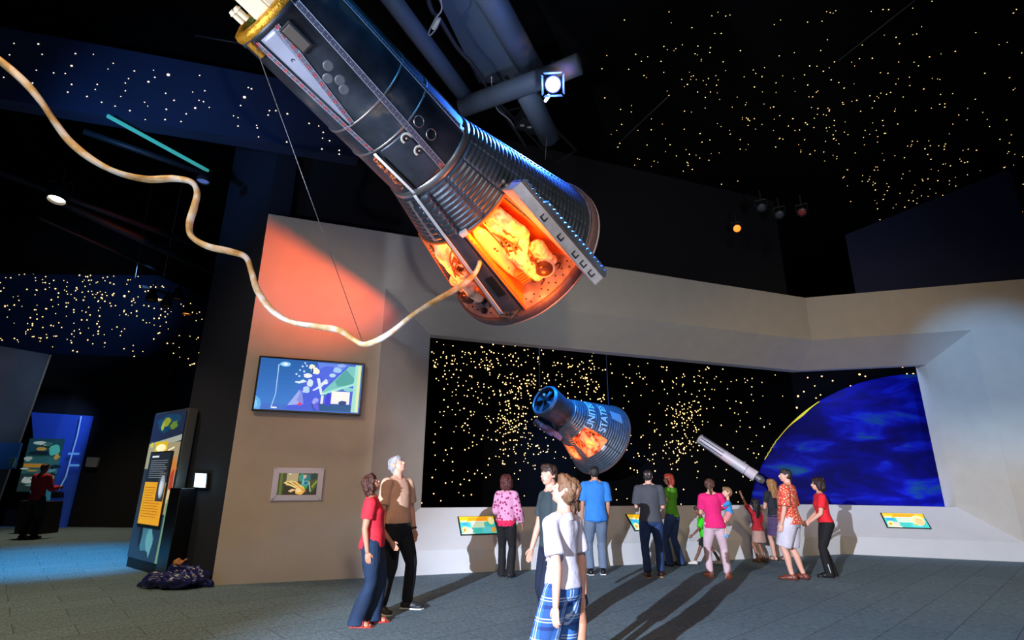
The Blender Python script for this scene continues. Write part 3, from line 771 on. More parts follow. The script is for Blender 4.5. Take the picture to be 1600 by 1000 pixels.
def suit(phc, sg, label, seed):
    t = thing('space_suit', label, 'space suit', S(3.3, phc, rad(3.3) * .6))
    mb = MB()
    P = lambda tt, dp, k: S(tt, phc + sg * dp, rad(tt) * k)
    mb.limb([P(2.80, -9, .80), P(3.02, -10, .90), P(3.22, -13, .90)], [.085, .095, .075])     # upper arm tube
    mb.limb([P(3.22, -13, .9), P(3.36, -1, .93), P(3.30, 8, .90)], [.07, .06, .05])            # forearm
    mb.limb([P(2.9, 0, .62), P(3.25, -2, .66), P(3.6, 0, .66)], [.13, .17, .16])               # torso
    mb.limb([P(3.6, -6, .72), P(3.45, -12, .92), P(3.74, -12, .86)], [.11, .10, .08])           # bent legs
    mb.limb([P(3.6, 6, .70), P(3.42, 3, .94), P(3.72, 3, .88)], [.11, .10, .085])
    mb.limb([P(3.3, 8, .9), P(3.4, 10, .86)], [.04, .035])
    blob(mb, 'suit_body', m_suit, t, .012, 1, .016, 12, (1, 1, 1), seed=seed, local=False)
    c = P(3.50, 1, 1.0); nrm = (c - (GN + GA * 3.5)).normalized()
    mb = MB(); mb.lathe(c - nrm * .03, nrm, [(-.05, .085), (.02, .085), (.03, .07), (.02, .055), (.005, .05), (.005, .03), (.03, .028), (.03, .001)], 28); mb.build('hose_fitting', M('fitting_bronze', (120, 84, 60), .4, .6), t)
    c = P(3.70, -4, .90); mb = MB(); mb.sphere(c, (.15, .12, .12), 18, 12); mb.build('helmet_shell', m_wstripe, t, smooth=True)
    mb = MB(); mb.sphere(c + nrm * .05 - GA * .03, (.12, .1, .1), 18, 12); mb.build('visor', M('visor_brown', (90, 60, 50), .2, .3), t, smooth=True)
    mb = MB()
    for k in range(6):
        mb.tube(catmull([P(2.9 + .1 * k, 10 - 2 * k, .74), P(3.05 + .1 * k, 4 - 3 * k, .96), P(3.3 + .06 * k, 9 - 4 * k, .93), P(3.5, 12 - 3 * k, .86)], 6), .011, 6)
    mb.build('straps_and_hoses', M('strap_brown', (170, 96, 40), .7), t, smooth=True)
for (phc, sg, nn) in ((50, 1, 14), (116, -1, 9)):
    rr = random.Random(phc)
    for k in range(nn):
        tt = rr.uniform(2.76, 3.85); pp = phc - sg * rr.uniform(-8, 19); kk = rr.uniform(.78, .92)
        mb = MB(); c = S(tt, pp, rad(tt) * kk); nrm = (c - (GN + GA * tt)).normalized()
        if k % 3 == 0: mb.lathe(c, nrm, [(-.04, .03), (.02, .03), (.025, .02), (.0, .016), (0, .001)], 16); nm_, mt_ = 'gauge', M('gauge_bronze', (96, 62, 40), .4, .5)
        elif k % 3 == 1: mb.box(c, rr.uniform(.04, .09), rr.uniform(.05, .12), rr.uniform(.04, .1), RG @ Matrix.Rotation(math.radians(pp + rr.uniform(-20, 20)), 3, 'Z')); nm_, mt_ = 'gear_box', M('gear_rust', (150, 84, 46), .6)
        else: mb.tube(catmull([c, S(tt + .1, pp + 5, rad(tt) * (kk + .05)), S(tt + .22, pp - 3, rad(tt) * (kk + .02)), S(tt + .3, pp + 4, rad(tt) * kk)], 6), .010, 6); nm_, mt_ = 'cabin_hose', M('cabin_hose_dark', (70, 44, 34), .6)
        mb.build(nm_, mt_, cap, smooth=(k % 3 == 2))
suit(50, 1, 'crumpled pale space suit with hoses slumped in the seat of the right hatch opening', 1)
suit(116, -1, 'partly hidden pale space suit inside the left hatch opening', 2)
mb = MB()
for k in range(14):
    mb.sphere(S(3.9, random.uniform(97, 118), random.uniform(.8, 1.06)), (random.uniform(.02, .05),) * 3, 8, 6)
mb.build('tank_cluster', m_dark, cap, smooth=True)
# hanging wires from the nose
def wire(pts, r, label, cat='wire', mat=None, group=None):
    mb = MB(); mb.tube(pts, r, 6); o = mb.build('wire', mat or M('wire_grey', (120, 120, 124), .5, .3), None, smooth=True); tag(o, label, cat, group); return o

# umbilical hose: gold twisted tube, one continuous thing
hose_px = [(748, 392, 5.95), (749, 412, 5.93), (738, 432, 5.9), (715, 450, 5.85), (680, 470, 5.8), (645, 492, 5.8), (610, 520, 5.8), (585, 534, 5.8), (567, 538, 5.78), (552, 530, 5.75), (530, 516, 5.65), (495, 510, 5.55), (455, 503, 5.45), (425, 485, 5.35), (403, 455, 5.25), (393, 425, 5.2), (384, 402, 5.15), (360, 393, 5.1), (325, 385, 5.05), (300, 370, 5.0), (296, 350, 4.95), (303, 325, 4.9), (308, 300, 4.85), (298, 284, 4.8), (270, 279, 4.75), (230, 280, 4.7), (185, 270, 4.6), (145, 250, 4.5), (110, 222, 4.4), (85, 190, 4.3), (65, 160, 4.2), (40, 130, 4.1), (5, 99, 4.0), (-60, 50, 3.8)]
hp = catmull([atY(x, y, Y) for x, y, Y in hose_px], 8)
mb = MB(); rg = []; vs = []; x = None; NS = 16
for i, p in enumerate(hp):
    tt = (hp[min(i + 1, len(hp) - 1)] - hp[max(i - 1, 0)]).normalized()
    x = tt.orthogonal().normalized() if x is None else (x - tt * x.dot(tt)).normalized()
    y = tt.cross(x)
    for j in range(NS):
        a = 2 * PI * j / NS; r = .031 * (1 + .13 * math.cos(2 * a + i * .22))
        vs.append(p + (x * math.cos(a) + y * math.sin(a)) * r)
fs = [(i * NS + j, i * NS + (j + 1) % NS, (i + 1) * NS + (j + 1) % NS, (i + 1) * NS + j) for i in range(len(hp) - 1) for j in range(NS)]
mb.add(vs, fs + [tuple(range(NS))])
tag(mb.build('umbilical_hose', ramp_mat('hose_gold', 'noise', 7, [(.3, (206, 156, 80)), (.48, (240, 206, 150)), (.58, (252, 244, 232))], .35, detail=3), None, smooth=True), 'long wavy golden umbilical hose hanging from the open hatch to the upper left', 'hose')
wire([S(.02, 98), atY(567, 536, 5.78)], .004, 'thin straight wire from the capsule nose down to the lowest bend of the golden hose')

# ------------------------------------------------------------------ rigging above the capsule
m_pipe = M('pipe_grey_blue', (84, 98, 116), 0.6, 0.1)
m_truss = M('rig_black', (26, 28, 32), 0.6)
def pz(x, y, z): return gnd(x, y, z)
def pipe(pts, r, name, label, cat, mat=m_pipe, n=20):
    mb = MB(); mb.tube(pts, r, n); o = mb.build(name, mat, None, smooth=True); tag(o, label, cat); return o
pipe([pz(560, -70, 8.2), pz(628, 20, 8.2), pz(735, 162, 8.2)], .14, 'duct_pipe', 'long grey pipe running parallel just above the hanging capsule', 'pipe')
mb = MB(); a, b, c, d = pz(655, -60, 8.75), pz(742, -60, 8.75), pz(842, 130, 8.75), pz(748, 130, 8.75); mb.prism([a, b, c, d], Z * .35)
tag(mb.build('ceiling_beam', m_pipe, None, bevel=.01), 'wide flat grey box beam above the capsule', 'beam')
pipe([pz(720, -80, 8.7), pz(775, 10, 8.7), pz(838, 122, 8.7)], .22, 'duct_pipe', 'thick grey pipe beside the flat box beam lit orange at its lower end', 'pipe')
cb = MB(); cb.tube([pz(722, 168, 8.0), pz(850, 122, 8.0), pz(905, 100, 8.0)], .17, 20); 
tag(cb.build('cross_pipe', m_pipe, None, smooth=True), 'short thick cross pipe over the upper right of the capsule', 'pipe')
pipe([pz(815, 128, 8.1), pz(858, 215, 8.1)], .20, 'strut_pipe', 'stubby pipe angled down from the cross pipe beside the blue stage lamp', 'pipe')
t = thing('lighting_truss', 'dark triangular lighting truss behind the cross pipe', 'truss', pz(830, 190, 8.3))
for k, (a, b) in enumerate(((pz(760, 140, 8.3), pz(870, 255, 8.3)), (pz(790, 120, 8.5), pz(900, 235, 8.5)))):
    mb = MB(); mb.cone(a, b, .03, .03, 8); mb.build('chord', m_truss, t)
for k in range(5):
    a = pz(760, 140, 8.3).lerp(pz(870, 255, 8.3), k / 4); b = pz(790, 120, 8.5).lerp(pz(900, 235, 8.5), (k + .5) / 4.5)
    mb = MB(); mb.cone(a, b, .015, .015, 6); mb.build('brace', m_truss, t)
mb = MB(); mb.box(pz(828, 190, 8.2), .5, .35, .25, Matrix.Rotation(.5, 3, 'Z')); jb = tag(mb.build('junction_box', m_truss, None, bevel=.01), 'dark junction box with pale labels under the truss', 'electrical box')
mb = MB(); c = pz(828, 190, 8.2) - Z * .128
for k in range(3): mb.box(c + V((-.15 + k * .14, -.05 + k * .05, 0)), .08, .05, .006)
mb.build('label_plate', M('label_white', (190, 196, 190), .6), jb)
kl = thing('unseen_key_lamp', 'unseen key lamp behind the camera with black doors added to cut its beam', 'stage lamp', KP)  # out of view; body and doors added to shape the key beam
kd = V((5.6, 10.2, 0)).normalized(); kx = V((kd.y, -kd.x, 0))
MB().cone(KP - kd * .5, KP - kd * .06, .14, .16, 20).build('housing', m_truss, kl)
def azv(az, el): return V((math.sin(math.radians(az)) * math.cos(math.radians(el)), math.cos(math.radians(az)) * math.cos(math.radians(el)), math.sin(math.radians(el))))
def beam_plate(az0, el0, az1, el1, az2, el2, az3, el3):
    P = [KP + azv(a, e) * .9 for a, e in ((az0, el0), (az1, el1), (az2, el2), (az3, el3))]; MB().prism(P, azv(28, 0) * .01).build('barn_door', m_truss, kl)  # unseen plates added to cut the key beam at its left and top
beam_plate(13.2, -60, 13.2, 40, -30, 40, -30, -60)
beam_plate(13.2, -1.6, 75, -1.6, 75, 45, 13.2, 45)
# bundled cable along the beam
cb_ = catmull([pz(*q, 8.35) for q in ((664, -40), (672, 10), (690, 35), (715, 75), (742, 105), (760, 135), (775, 160), (800, 195), (822, 230))])
tag(MB().tube(cb_, .035, 8).build('cable_bundle', M('cable_black', (52, 52, 60), .5), None, smooth=True), 'thick bundle of black cables strapped along the box beam', 'cable')
cb_ = catmull([pz(*q, 8.2) for q in ((768, 120), (770, 150), (778, 172), (795, 186), (805, 200))])
tag(MB().tube(cb_, .012, 6).build('cable', M('cable_pale', (170, 170, 176), .5), None, smooth=True), 'thin pale looped cable below the cross pipe', 'cable')
cb_ = catmull([pz(*q, 8.2) for q in ((688, -5), (690, 15), (680, 30), (670, 50), (672, 55), (682, 44), (688, 28))])
cn = tag(MB().tube(cb_, .012, 6).build('cable', M('cable_pale', (170, 170, 176), .5), None, smooth=True), 'small pale cable loop with a white connector above the capsule', 'cable')
MB().cone(pz(677, 44, 8.19), pz(686, 30, 8.19), .035, .028, 10).build('connector', M('connector_white', (220, 220, 205), .5), cn)

def stage_lamp(name, label, px, py, z, aim, r, em, col, L=.3, yoke=True, doors=False, up=None, emat=None):
    c = pz(px, py, z); d = (V(aim) - c).normalized()
    t = thing(name, label, 'stage lamp', c)
    mb = MB(); mb.lathe(c - d * L, d, [(0, .001), (0, r * .55), (L * .35, r * .8), (L * .5, r), (L, r * 1.05), (L, r * .92), (L * .8, r * .85)], 24); mb.build('housing', m_truss, t, smooth=False)
    mb = MB(); mb.lathe(c - d * L, d, [(L * .86, r * .86), (L * .9, r * .5), (L * .92, .001)], 24); mb.build('lens', emat or M(name + '_lens_' + str(px), col, .3, emit=em), t, smooth=True)
    if yoke:
        s = d.cross(Z).normalized() * (r * 1.25); mb = MB(); b = c - d * L * .4
        mb.tube([b + s, b + s + Z * r * 1.6, b - s + Z * r * 1.6, b - s], .018, 6); mb.cone(b + Z * r * 1.6, b + Z * (r * 1.6 + .25), .02, .02); mb.build('yoke', m_truss, t)
    if doors:
        x = d.cross(Z).normalized(); y = x.cross(d)
        for k in range(4):
            q = (x, y, -x, -y)[k]; w_ = (y, x, y, x)[k]; p = c + q * r * 1.15
            mb = MB(); mb.prism([p - w_ * r, p + w_ * r, p + w_ * r * 1.15 + d * r * .5 + q * r * .18, p - w_ * r * 1.15 + d * r * .5 + q * r * .18], q * .008); mb.build('barn_door', M('barn_door_metal', (150, 160, 190), .4, .4), t)
    return c, d
c, d = stage_lamp('blue_stage_lamp', 'bright blue white stage lamp with barn doors at the top centre', 864, 132, 7.6, (0.3, 3.5, 4.4), .13, 30, (150, 190, 255), .34, doors=True)
lamp('blue_stage_light', 'SPOT', c + d * .03, 4600, (0.03, 0.16, 1.0), (0.1, 5.6, 5.4), .05, 52, .7)
lamp('blue_stage_spill', 'POINT', c + d * .16 + V((0.0, 0, 0.05)), 28, (0.05, 0.15, 1.0), None, .05)
mb = MB(); mb.cone(pz(852, 158, 7.62), pz(857, 150, 7.62), .025, .03, 10); mb.sphere(pz(857, 150, 7.6), .03, 10, 8); tag(mb.build('clamp_light', M('clamp_light_glow', (200, 215, 255), .4, emit=5), None, smooth=True), 'tiny white pilot light just under the blue stage lamp', 'lamp')
c, d = stage_lamp('orange_stage_lamp', 'small round lamp glowing orange in the dark above the display wall', 1152, 357, 7.6, (3.0, 3, 2.5), .10, 2.4, (255, 120, 40))
for (x, y, lab) in ((1190, 325, 'unlit dark stage lamp nearest above the orange glowing lamp'), (1218, 336, 'unlit dark stage lamp between two others right of the orange lamp'), (1253, 332, 'unlit dark stage lamp with a faint red lens right of the orange lamp')):
    stage_lamp('unlit_stage_lamp', lab, x, y, 7.6, (3.0, 6, 1.5), .10, 0.03, (150, 60, 60) if x > 1240 else (70, 74, 80))
c, d = stage_lamp('floor_stage_lamp', 'warm white downlight glowing at the far left above the dim gallery', 88, 313, 6.4, gnd(88, 313, 6.4) + V((.3, -1, -5)), .15, 10, (255, 235, 205), .4)
lamp('floor_stage_light', 'SPOT', c + d * .03, 350, (1.0, 0.8, 0.55), c + d, .1, 100, .5)
c, d = stage_lamp('round_ceiling_speaker', 'pale blue round lens facing down beside the bend of the golden hose', 317, 284, 6.6, gnd(317, 284, 6.6) - Z * 3, .11, .35, (110, 130, 200), .12, yoke=False)
c, d = stage_lamp('amber_gallery_lamp', 'little amber lamp glowing over the dark gallery at left', 291, 491, 6.0, gnd(291, 491, 6.0) - Z * 3, .13, 2.5, (255, 150, 60))
for (x, y, w_) in ((236, 470, 'leftmost of three'), (259, 479, 'middle of three'), (276, 468, 'rightmost of three, nearest the amber lamp')):
    stage_lamp('unlit_gallery_lamp', 'unlit black gallery lamp over the dark gallery, ' + w_, x, y, 6.0, gnd(x, y, 6.0) - Z * 3, .13, .05, (160, 110, 60))
pipe([pz(222, 448, 6.42), pz(312, 474, 6.42)], .05, 'lighting_pipe', 'short dark pipe carrying the little gallery lamps', 'pipe', M('rig_pipe_dark', (30, 36, 44), .5))
for (a, b, r, lab) in (((-20, 262), (330, 392), .06, 'upper dark lighting pipe above the peaked star wall'), ((100, 318), (335, 425), .10, 'thick dark lighting pipe running right from the downlight'), ((60, 340), (300, 445), .04, 'thin lower dark lighting pipe above the peaked star wall'), ((130, 205), (330, 275), .05, 'dark pipe beneath the teal light strip')):
    pipe([pz(*a, 6.9), pz(*b, 6.9)], r, 'lighting_pipe', lab, 'pipe', M('rig_pipe_dark', (30, 36, 44), .5))
mb = MB(); mb.tube([pz(168, 181, 7.2), pz(325, 267, 7.2)], .035, 8); tag(mb.build('light_strip', M('teal_strip', (70, 190, 180), .5, emit=.5), None), 'straight teal glowing light strip near the ceiling at left', 'light strip')
mb = MB(); mb.tube(catmull([atY(*q, 9.0) for q in ((325, 25), (318, 40), (321, 55), (322, 76))]), .02, 6); tag(mb.build('blue_cable', M('blue_glow_cable', (50, 80, 210), .5, emit=.35), None, smooth=True), 'short blue glowing cable left of the capsule nose', 'cable')
wire([pz(305, 55, 8.5), pz(400, 72, 8.5)], .02, 'dark steel cable running to the capsule nose from the left', mat=M('rig_pipe_dark', (0, 0, 0)))
for (x, y0, y1, Y, lab) in ((205, 300, 470, 13, 'long thin hanging wire over the peaked star wall'), (254, 300, 440, 13, 'thin hanging wire right of the downlight')):
    wire([atY(x + 40, y0 - 60, Y), atY(x, y1, Y)], .008, lab)
wire([atY(856, 178, 8.9), atY(852, 250, 8.9)], .006, 'thin vertical wire hanging below the blue stage lamp')
for a, b, lab in (((960, 230), (1045, 150), 'faint grey ceiling cable left in the starry ceiling'), ((1310, 95), (1430, 0), 'faint grey ceiling cable at the top right of the starry ceiling')):
    wire([pz(*a, 9.2), pz(*b, 9.2)], .012, lab, mat=M('rig_cable_grey', (60, 60, 62), .6))

# ------------------------------------------------------------------ small capsule hanging inside the display
MN = V((0.818, 13.063, 3.407)); MA = V((0.698, 0.615, -0.368)).normalized()
ME = MA.cross(Z).normalized(); MG = ME.cross(MA) * -1
ML1, ML2, MR0, MR1, MR2 = .62, 2.177, .40, .36, .95
def mrad(t): return MR0 + (MR1 - MR0) * t / ML1 if t < ML1 else MR1 + (MR2 - MR1) * (t - ML1) / (ML2 - ML1)
def MS(t, ph, off=0.0, r=None):
    a = math.radians(ph); return MN + MA * t + (ME * math.cos(a) + MG * math.sin(a)) * ((mrad(t) if r is None else r) + off)
def msurf(px, py):
    d = ray(px, py).normalized(); s = 10.0
    while s < 18:
        p = CP + d * s; v = p - MN; t = v.dot(MA); q = v - MA * t
        if 0 <= t <= ML2 and q.length <= mrad(t): return t, math.degrees(math.atan2(q.dot(MG), q.dot(ME)))
        s += .01
    return 1.2, 90
mer = thing('small_capsule', 'smaller one seat bell shaped capsule hanging among the stars inside the display window', 'spacecraft', MN + MA - Z)
m_mblue = M('dark_blue_grey_shingle', (96, 108, 122), .4, .5, 8, .25)
mb = MB(); mb.rings([(MN + MA * t, ME * r, MG * r) for t, r in ((0.0, .36), (-.02, .385), (.02, .405), (.1, .395), (ML1 * .85, .35), (ML1 - .02, MR1), (ML1, MR1 + .005))], 64, False)
mb.build('neck', M('neck_blue_grey', (90, 102, 120), .4, .5, 6, .2), mer, smooth=True, solid=.02)
mb = MB(); mb.rings([(MN + MA * t, ME * r, MG * r) for t, r in ((-.02, .385), (-.05, .37), (-.05, .34), (-.02, .33))], 64, False); mb.build('nose_rim', m_mblue, mer, smooth=True)
mb = MB(); mb.rings([(MN + MA * .10, ME * .37, MG * .37), (MN + MA * .11, ME * .02, MG * .02)], 40); ins = mb.build('nose_recess', m_dark, mer)
for k in range(4):
    a = k * 90 + 20; mb = MB(); mb.prism([MS(.06, a - 14, r=.33), MS(.06, a + 14, r=.33), MS(.02, a, r=.06)], -MA * .03); mb.build('recess_vane', m_mblue, ins)
mb = MB(); mb.sphere(MS(-.02, 250, r=.14), .06); mb.build('antenna_knob', m_steel, ins, smooth=True)
# openings from the picture, as angles on the hull
o1 = [msurf(*p) for p in ((913, 665), (944, 683), (937, 704), (914, 710), (897, 688))]
T0 = min(p[0] for p in o1); T1 = max(p[0] for p in o1); P0 = min(p[1] for p in o1); P1 = max(p[1] for p in o1)
o2 = [msurf(*p) for p in ((884, 697), (896, 696), (905, 711), (893, 712))]
U0 = max(ML1 + .08, min(p[0] for p in o2)); U1 = max(p[0] for p in o2); Q0 = min(p[1] for p in o2); Q1 = max(p[1] for p in o2)
NP = 240; ts = [ML1 + (ML2 - ML1) * i / 150 for i in range(151)]; vs = []; fs = []
for t in ts:
    for j in range(NP):
        ph = -180 + 360 * j / NP
        vs.append(MS(t, ph, .014 * (abs(math.sin(PI * t / .062)) if min(abs((ph % 30) - 0), 30 - (ph % 30)) > 1.4 and ML1 + .08 < t < ML2 - .05 else 0)))
for i in range(150):
    tm = (ts[i] + ts[i + 1]) / 2
    for j in range(NP):
        ph = -180 + 360 * (j + .5) / NP
        if (T0 < tm < T1 and P0 < ph < P1) or (U0 < tm < U1 and Q0 < ph < Q1): continue
        k = (j + 1) % NP; fs.append((i * NP + j, i * NP + k, (i + 1) * NP + k, (i + 1) * NP + j))
MB().add(vs, fs).build('conical_cabin', m_mblue, mer, solid=.02)
mb = MB(); mb.rings([(MN + MA * t, ME * r, MG * r) for t, r in ((ML2 - .03, .955), (ML2, .975), (ML2 + .03, .96), (ML2 + .1, .8), (ML2 + .17, .4), (ML2 + .18, .001))], 90, False); mb.build('heat_shield', m_rim, mer, smooth=True)
m_mor = ramp_mat('small_cabin_orange', 'noise', 5.5, [(.36, (60, 24, 10)), (.42, (200, 84, 30)), (.5, (250, 150, 90)), (.62, (255, 180, 120))], .6, detail=4, distort=1.2)
for (a, b, c_, d_) in ((T0, T1, P0, P1), (U0, U1, Q0, Q1)):
    mb = MB(); K = 10
    for i in range(K):
        for j in range(K):
            f = lambda i, j: MS(a + (b - a) * i / K, c_ + (d_ - c_) * j / K, -.22 if 0 < i < K and 0 < j < K else -.015)
            mb.quad(f(i, j), f(i + 1, j), f(i + 1, j + 1), f(i, j + 1))
    ln = mb.build('cabin_liner', m_mor, mer)
    mb = MB(); fr_ = [MS(a, c_, .012), MS(a, (c_ + d_) / 2, .012), MS(a, d_, .012), MS(b, d_, .012), MS(b, (c_ + d_) / 2, .012), MS(b, c_, .012), MS(a, c_, .012)]; mb.tube(fr_, .016, 6); mb.build('window_frame', m_steel, mer)
    lamp('small_cabin_lamp', 'AREA', MS((a + b) / 2, (c_ + d_) / 2, .22), 6 if b - a > .4 else 3, (1.0, .16, .01), MS((a + b) / 2, (c_ + d_) / 2, -.3), .1)
mb = MB(); tm, pm = (T0 + T1) / 2, (P0 + P1) / 2
mb.limb([MS(tm - .2, pm - 4, -.12), MS(tm, pm + 2, -.08), MS(tm + .25, pm - 6, -.1)], [.07, .08, .07]); mb.limb([MS(tm - .1, pm + 8, -.12), MS(tm + .2, pm + 9, -.1)], [.07, .06]); mb.limb([MS(tm + .05, pm - 12, -.1), MS(tm + .3, pm + 2, -.08)], [.05, .05])
pl = blob(mb, 'space_suit', M('small_suit_pale', (236, 170, 120), .7), None, .012, 1, .015, 10, local=False); tag(pl, 'tiny orange lit suited form inside the small capsule window', 'space suit')
# blue square pack below the neck
bq = [msurf(*p) for p in ((862, 652), (880, 662), (893, 690), (876, 688))]
tb, pb = .95, sum(p[1] for p in bq) / 4
for (c0, w_, nm) in ((MS(.42, 118, .18), .3, 'side_pack'), (MS(.80, 122, .10), .26, 'side_pack_lower')):
    mb = MB(); mb.box(c0, .16, .34, w_ * 1.6, Matrix((ME, MG, MA)).transposed() @ Matrix.Rotation(math.radians(118), 3, 'Z')); mb.build(nm, M('pack_blue', (110, 130, 190), .4, .5), mer, bevel=.03)
tq, pq = msurf(941, 698); mb = MB(); mb.box(MS(tq + .04, pq, .02), .03, .14, .1, Matrix((ME, MG, MA)).transposed() @ Matrix.Rotation(math.radians(pq), 3, 'Z')); mb.build('hinge_plate', M('hinge_white', (220, 220, 225), .5), mer, bevel=.01)
mb = MB(); tq, pq = msurf(961, 650); K = 6
for i in range(K): 
    for j in range(K):
        f = lambda i, j: MS(tq - .12 + .28 * i / K, pq - 10 + 20 * j / K + 4 * i / K, .014); mb.quad(f(i, j), f(i + 1, j), f(i + 1, j + 1), f(i, j + 1))
mb.build('pale_window_cover', M('cover_pale_blue', (150, 176, 190), .4, .3), mer, solid=.01)
# lettering wrapped round the cone
def cone_text(txt, tc, pc, size, up=1):
    cu = bpy.data.curves.new('lettering', 'FONT'); cu.body = txt; cu.size = size; cu.align_x = 'CENTER'; cu.offset = .006
    ob = bpy.data.objects.new('lettering', cu); COL.objects.link(ob)
    me = bpy.data.meshes.new_from_object(ob.evaluated_get(bpy.context.evaluated_depsgraph_get()))
    bpy.data.objects.remove(ob)
    bm = bmesh.new(); bm.from_mesh(me); bmesh.ops.triangulate(bm, faces=bm.faces)
    bmesh.ops.subdivide_edges(bm, edges=[e for e in bm.edges if e.calc_length() > .06], cuts=2, use_grid_fill=False)
    bmesh.ops.triangulate(bm, faces=[f for f in bm.faces if len(f.verts) > 4])
    for v in bm.verts:
        t = tc - v.co.y; v.co = MS(t, pc + up * math.degrees(v.co.x / mrad(t)), .016)
    bm.to_mesh(me); bm.free(); me.materials.clear(); me.materials.append(M('letter_pale_blue', (190, 215, 230), .5))
    o = bpy.data.objects.new('lettering', me); COL.objects.link(o); o.parent = mer; o.matrix_parent_inverse = mer.matrix_basis.inverted()
t1_, p1_ = msurf(928, 646); t2_, p2_ = msurf(941, 651)
cone_text('UNITED', t1_ + .02, p1_, .25, -1); cone_text('STATES', t2_ + .12, p2_, .25, -1)
for (x, y) in ((843, 612), (951, 640)):
    a = onp(x, y, MN + MA * (0 if x < 900 else 1.7), V((0, 1, 0))); wire([a, a + Z * (7.4 - a.z)], .009, 'thin suspension wire above the %s of the small capsule' % ('nose' if x < 900 else 'wide end'), mat=M('wire_steel_blue', (90, 110, 140), .4, .5))

# slender rocket model
ra, rb_ = atY(1092, 685, 13.3), atY(1194, 753, 12.6); rd = (rb_ - ra).normalized(); rl = (rb_ - ra).length
rk = thing('rocket_model', 'slender pale rocket stage tilted down towards the planet inside the display', 'rocket', (ra + rb_) / 2)
mb = MB(); mb.lathe(ra, rd, [(0, .001), (0, .10), (.03, .125), (.06, .11), (rl * .74, .125), (rl * .745, .001)], 28); mb.build('body', M('rocket_body', (190, 186, 196), .5, .2), rk, smooth=False)
mb = MB(); mb.lathe(ra, rd, [(rl * .745, .001), (rl * .745, .115), (rl * .88, .125), (rl * .885, .001)], 28); mb.build('collar_section', M('rocket_collar', (200, 190, 200), .5), rk)
mb = MB(); mb.lathe(ra, rd, [(rl * .885, .001), (rl * .885, .07), (rl * .95, .085), (rl, .05), (rl, .001)], 24); mb.build('nozzle', m_steel, rk)
mb = MB(); 
for a in (200, 240, 290):
    x = rd.orthogonal().normalized(); y = rd.cross(x); q = x * math.cos(math.radians(a)) + y * math.sin(math.radians(a))
for k in range(9):
    x = rd.orthogonal().normalized(); y = rd.cross(x); a = k * 2 * PI / 9; q = x * math.cos(a) + y * math.sin(a)
    mb.box(ra + rd * (rl * .22) + q * .112, .018, .018, rl * .36, rd.to_track_quat('Z', 'Y').to_matrix())
mb.build('dark_stripes', m_navy, rk)
mb = MB(); mb.box(ra + rd * rl * .72 + Z * .14, .05, .05, .06); mb.build('mount_lug', m_steel, rk)
lamp('rocket_light', 'SPOT', (3.8, 11.7, 4.3), 60, (.7, .7, 1.0), (ra + rb_) / 2, .1, 30, .5)
lamp('rocket_red_light', 'SPOT', (4.6, 12.3, 1.2), 16, (1, .25, .1), ra.lerp(rb_, .4), .05, 25, .8)

# ------------------------------------------------------------------ flat pictures: shapes in the unit square of a quad
def pic(name, parent, A, B, D, bg, shapes, emit, depth=.0015, rough=.4):
    """A = lower left, B = lower right, D = upper left; shapes = (colour, [(u, v)...]) painted in order"""
    A, B, D = V(A), V(B), V(D); n = (B - A).cross(D - A).normalized()
    if n.dot(CP - A) < 0: n = -n
    mb = MB(); C_ = B + D - A
    if bg:
        K = len(bg)
        for i in range(K):
            a = D.lerp(A, i / K); b = C_.lerp(B, i / K); c = C_.lerp(B, (i + 1) / K); d = D.lerp(A, (i + 1) / K); mb.quad(a, b, c, d, bg[i])
    for i, (col, pts) in enumerate(shapes):
        q = [A + (B - A) * u + (D - A) * v + n * depth * (i + 1) / max(8, len(shapes)) * 4 for u, v in pts]
        mb.add(q, [tuple(range(len(q)))], col)
    me = mb.build(name, attr_mat('picture_ink_%g_%g' % (emit, rough), emit, rough), parent)
    return me
def ell(cx, cy, rx, ry, n=18, a0=0, a1=2 * PI): return [(cx + rx * math.cos(a0 + (a1 - a0) * i / n), cy + ry * math.sin(a0 + (a1 - a0) * i / n)) for i in range(n + (0 if a1 - a0 > 6.2 else 1))]
def rect(x0, y0, x1, y1): return [(x0, y0), (x1, y0), (x1, y1), (x0, y1)]
def ragged(cx, cy, rx, ry, k=14, j=.35, seed=0):
    r = random.Random(seed * 13 + 5); return [(cx + rx * (1 - j * r.random()) * math.cos(2 * PI * i / k), cy + ry * (1 - j * r.random()) * math.sin(2 * PI * i / k)) for i in range(k)]

# wall television
def walluz(px, py, s=0):
    p = onp(px, py, LW(0, 0, s), WN); return (p - LW(0, 0, s)).dot(WU), p.z
tv = thing('television', 'wide flat television on the beige wall showing a blue picture of an astronaut', 'television', LW(1.0, 2.5, -.08))
u0, z0 = walluz(396, 643, -.11); u1, z1 = walluz(565, 648, -.11); u2, z2 = walluz(402, 556, -.11); u3, z3 = walluz(569, 567, -.11)
U0_, U1_ = (u0 + u2) / 2, (u1 + u3) / 2; Z0_, Z1_ = (z0 + z1) / 2, (z2 + z3) / 2
MB().prism([LW(U0_, Z0_, -.11), LW(U1_, Z0_, -.11), LW(U1_, Z1_, -.11), LW(U0_, Z1_, -.11)], WN * .06).build('frame', M('tv_black', (8, 8, 10), .3), tv, bevel=.004)
MB().prism([LW(U0_ + .5, Z0_ + .3, -.05), LW(U1_ - .5, Z0_ + .3, -.05), LW(U1_ - .5, Z1_ - .3, -.05), LW(U0_ + .5, Z1_ - .3, -.05)], WN * .045).build('wall_bracket', m_dark, tv)
e = .03
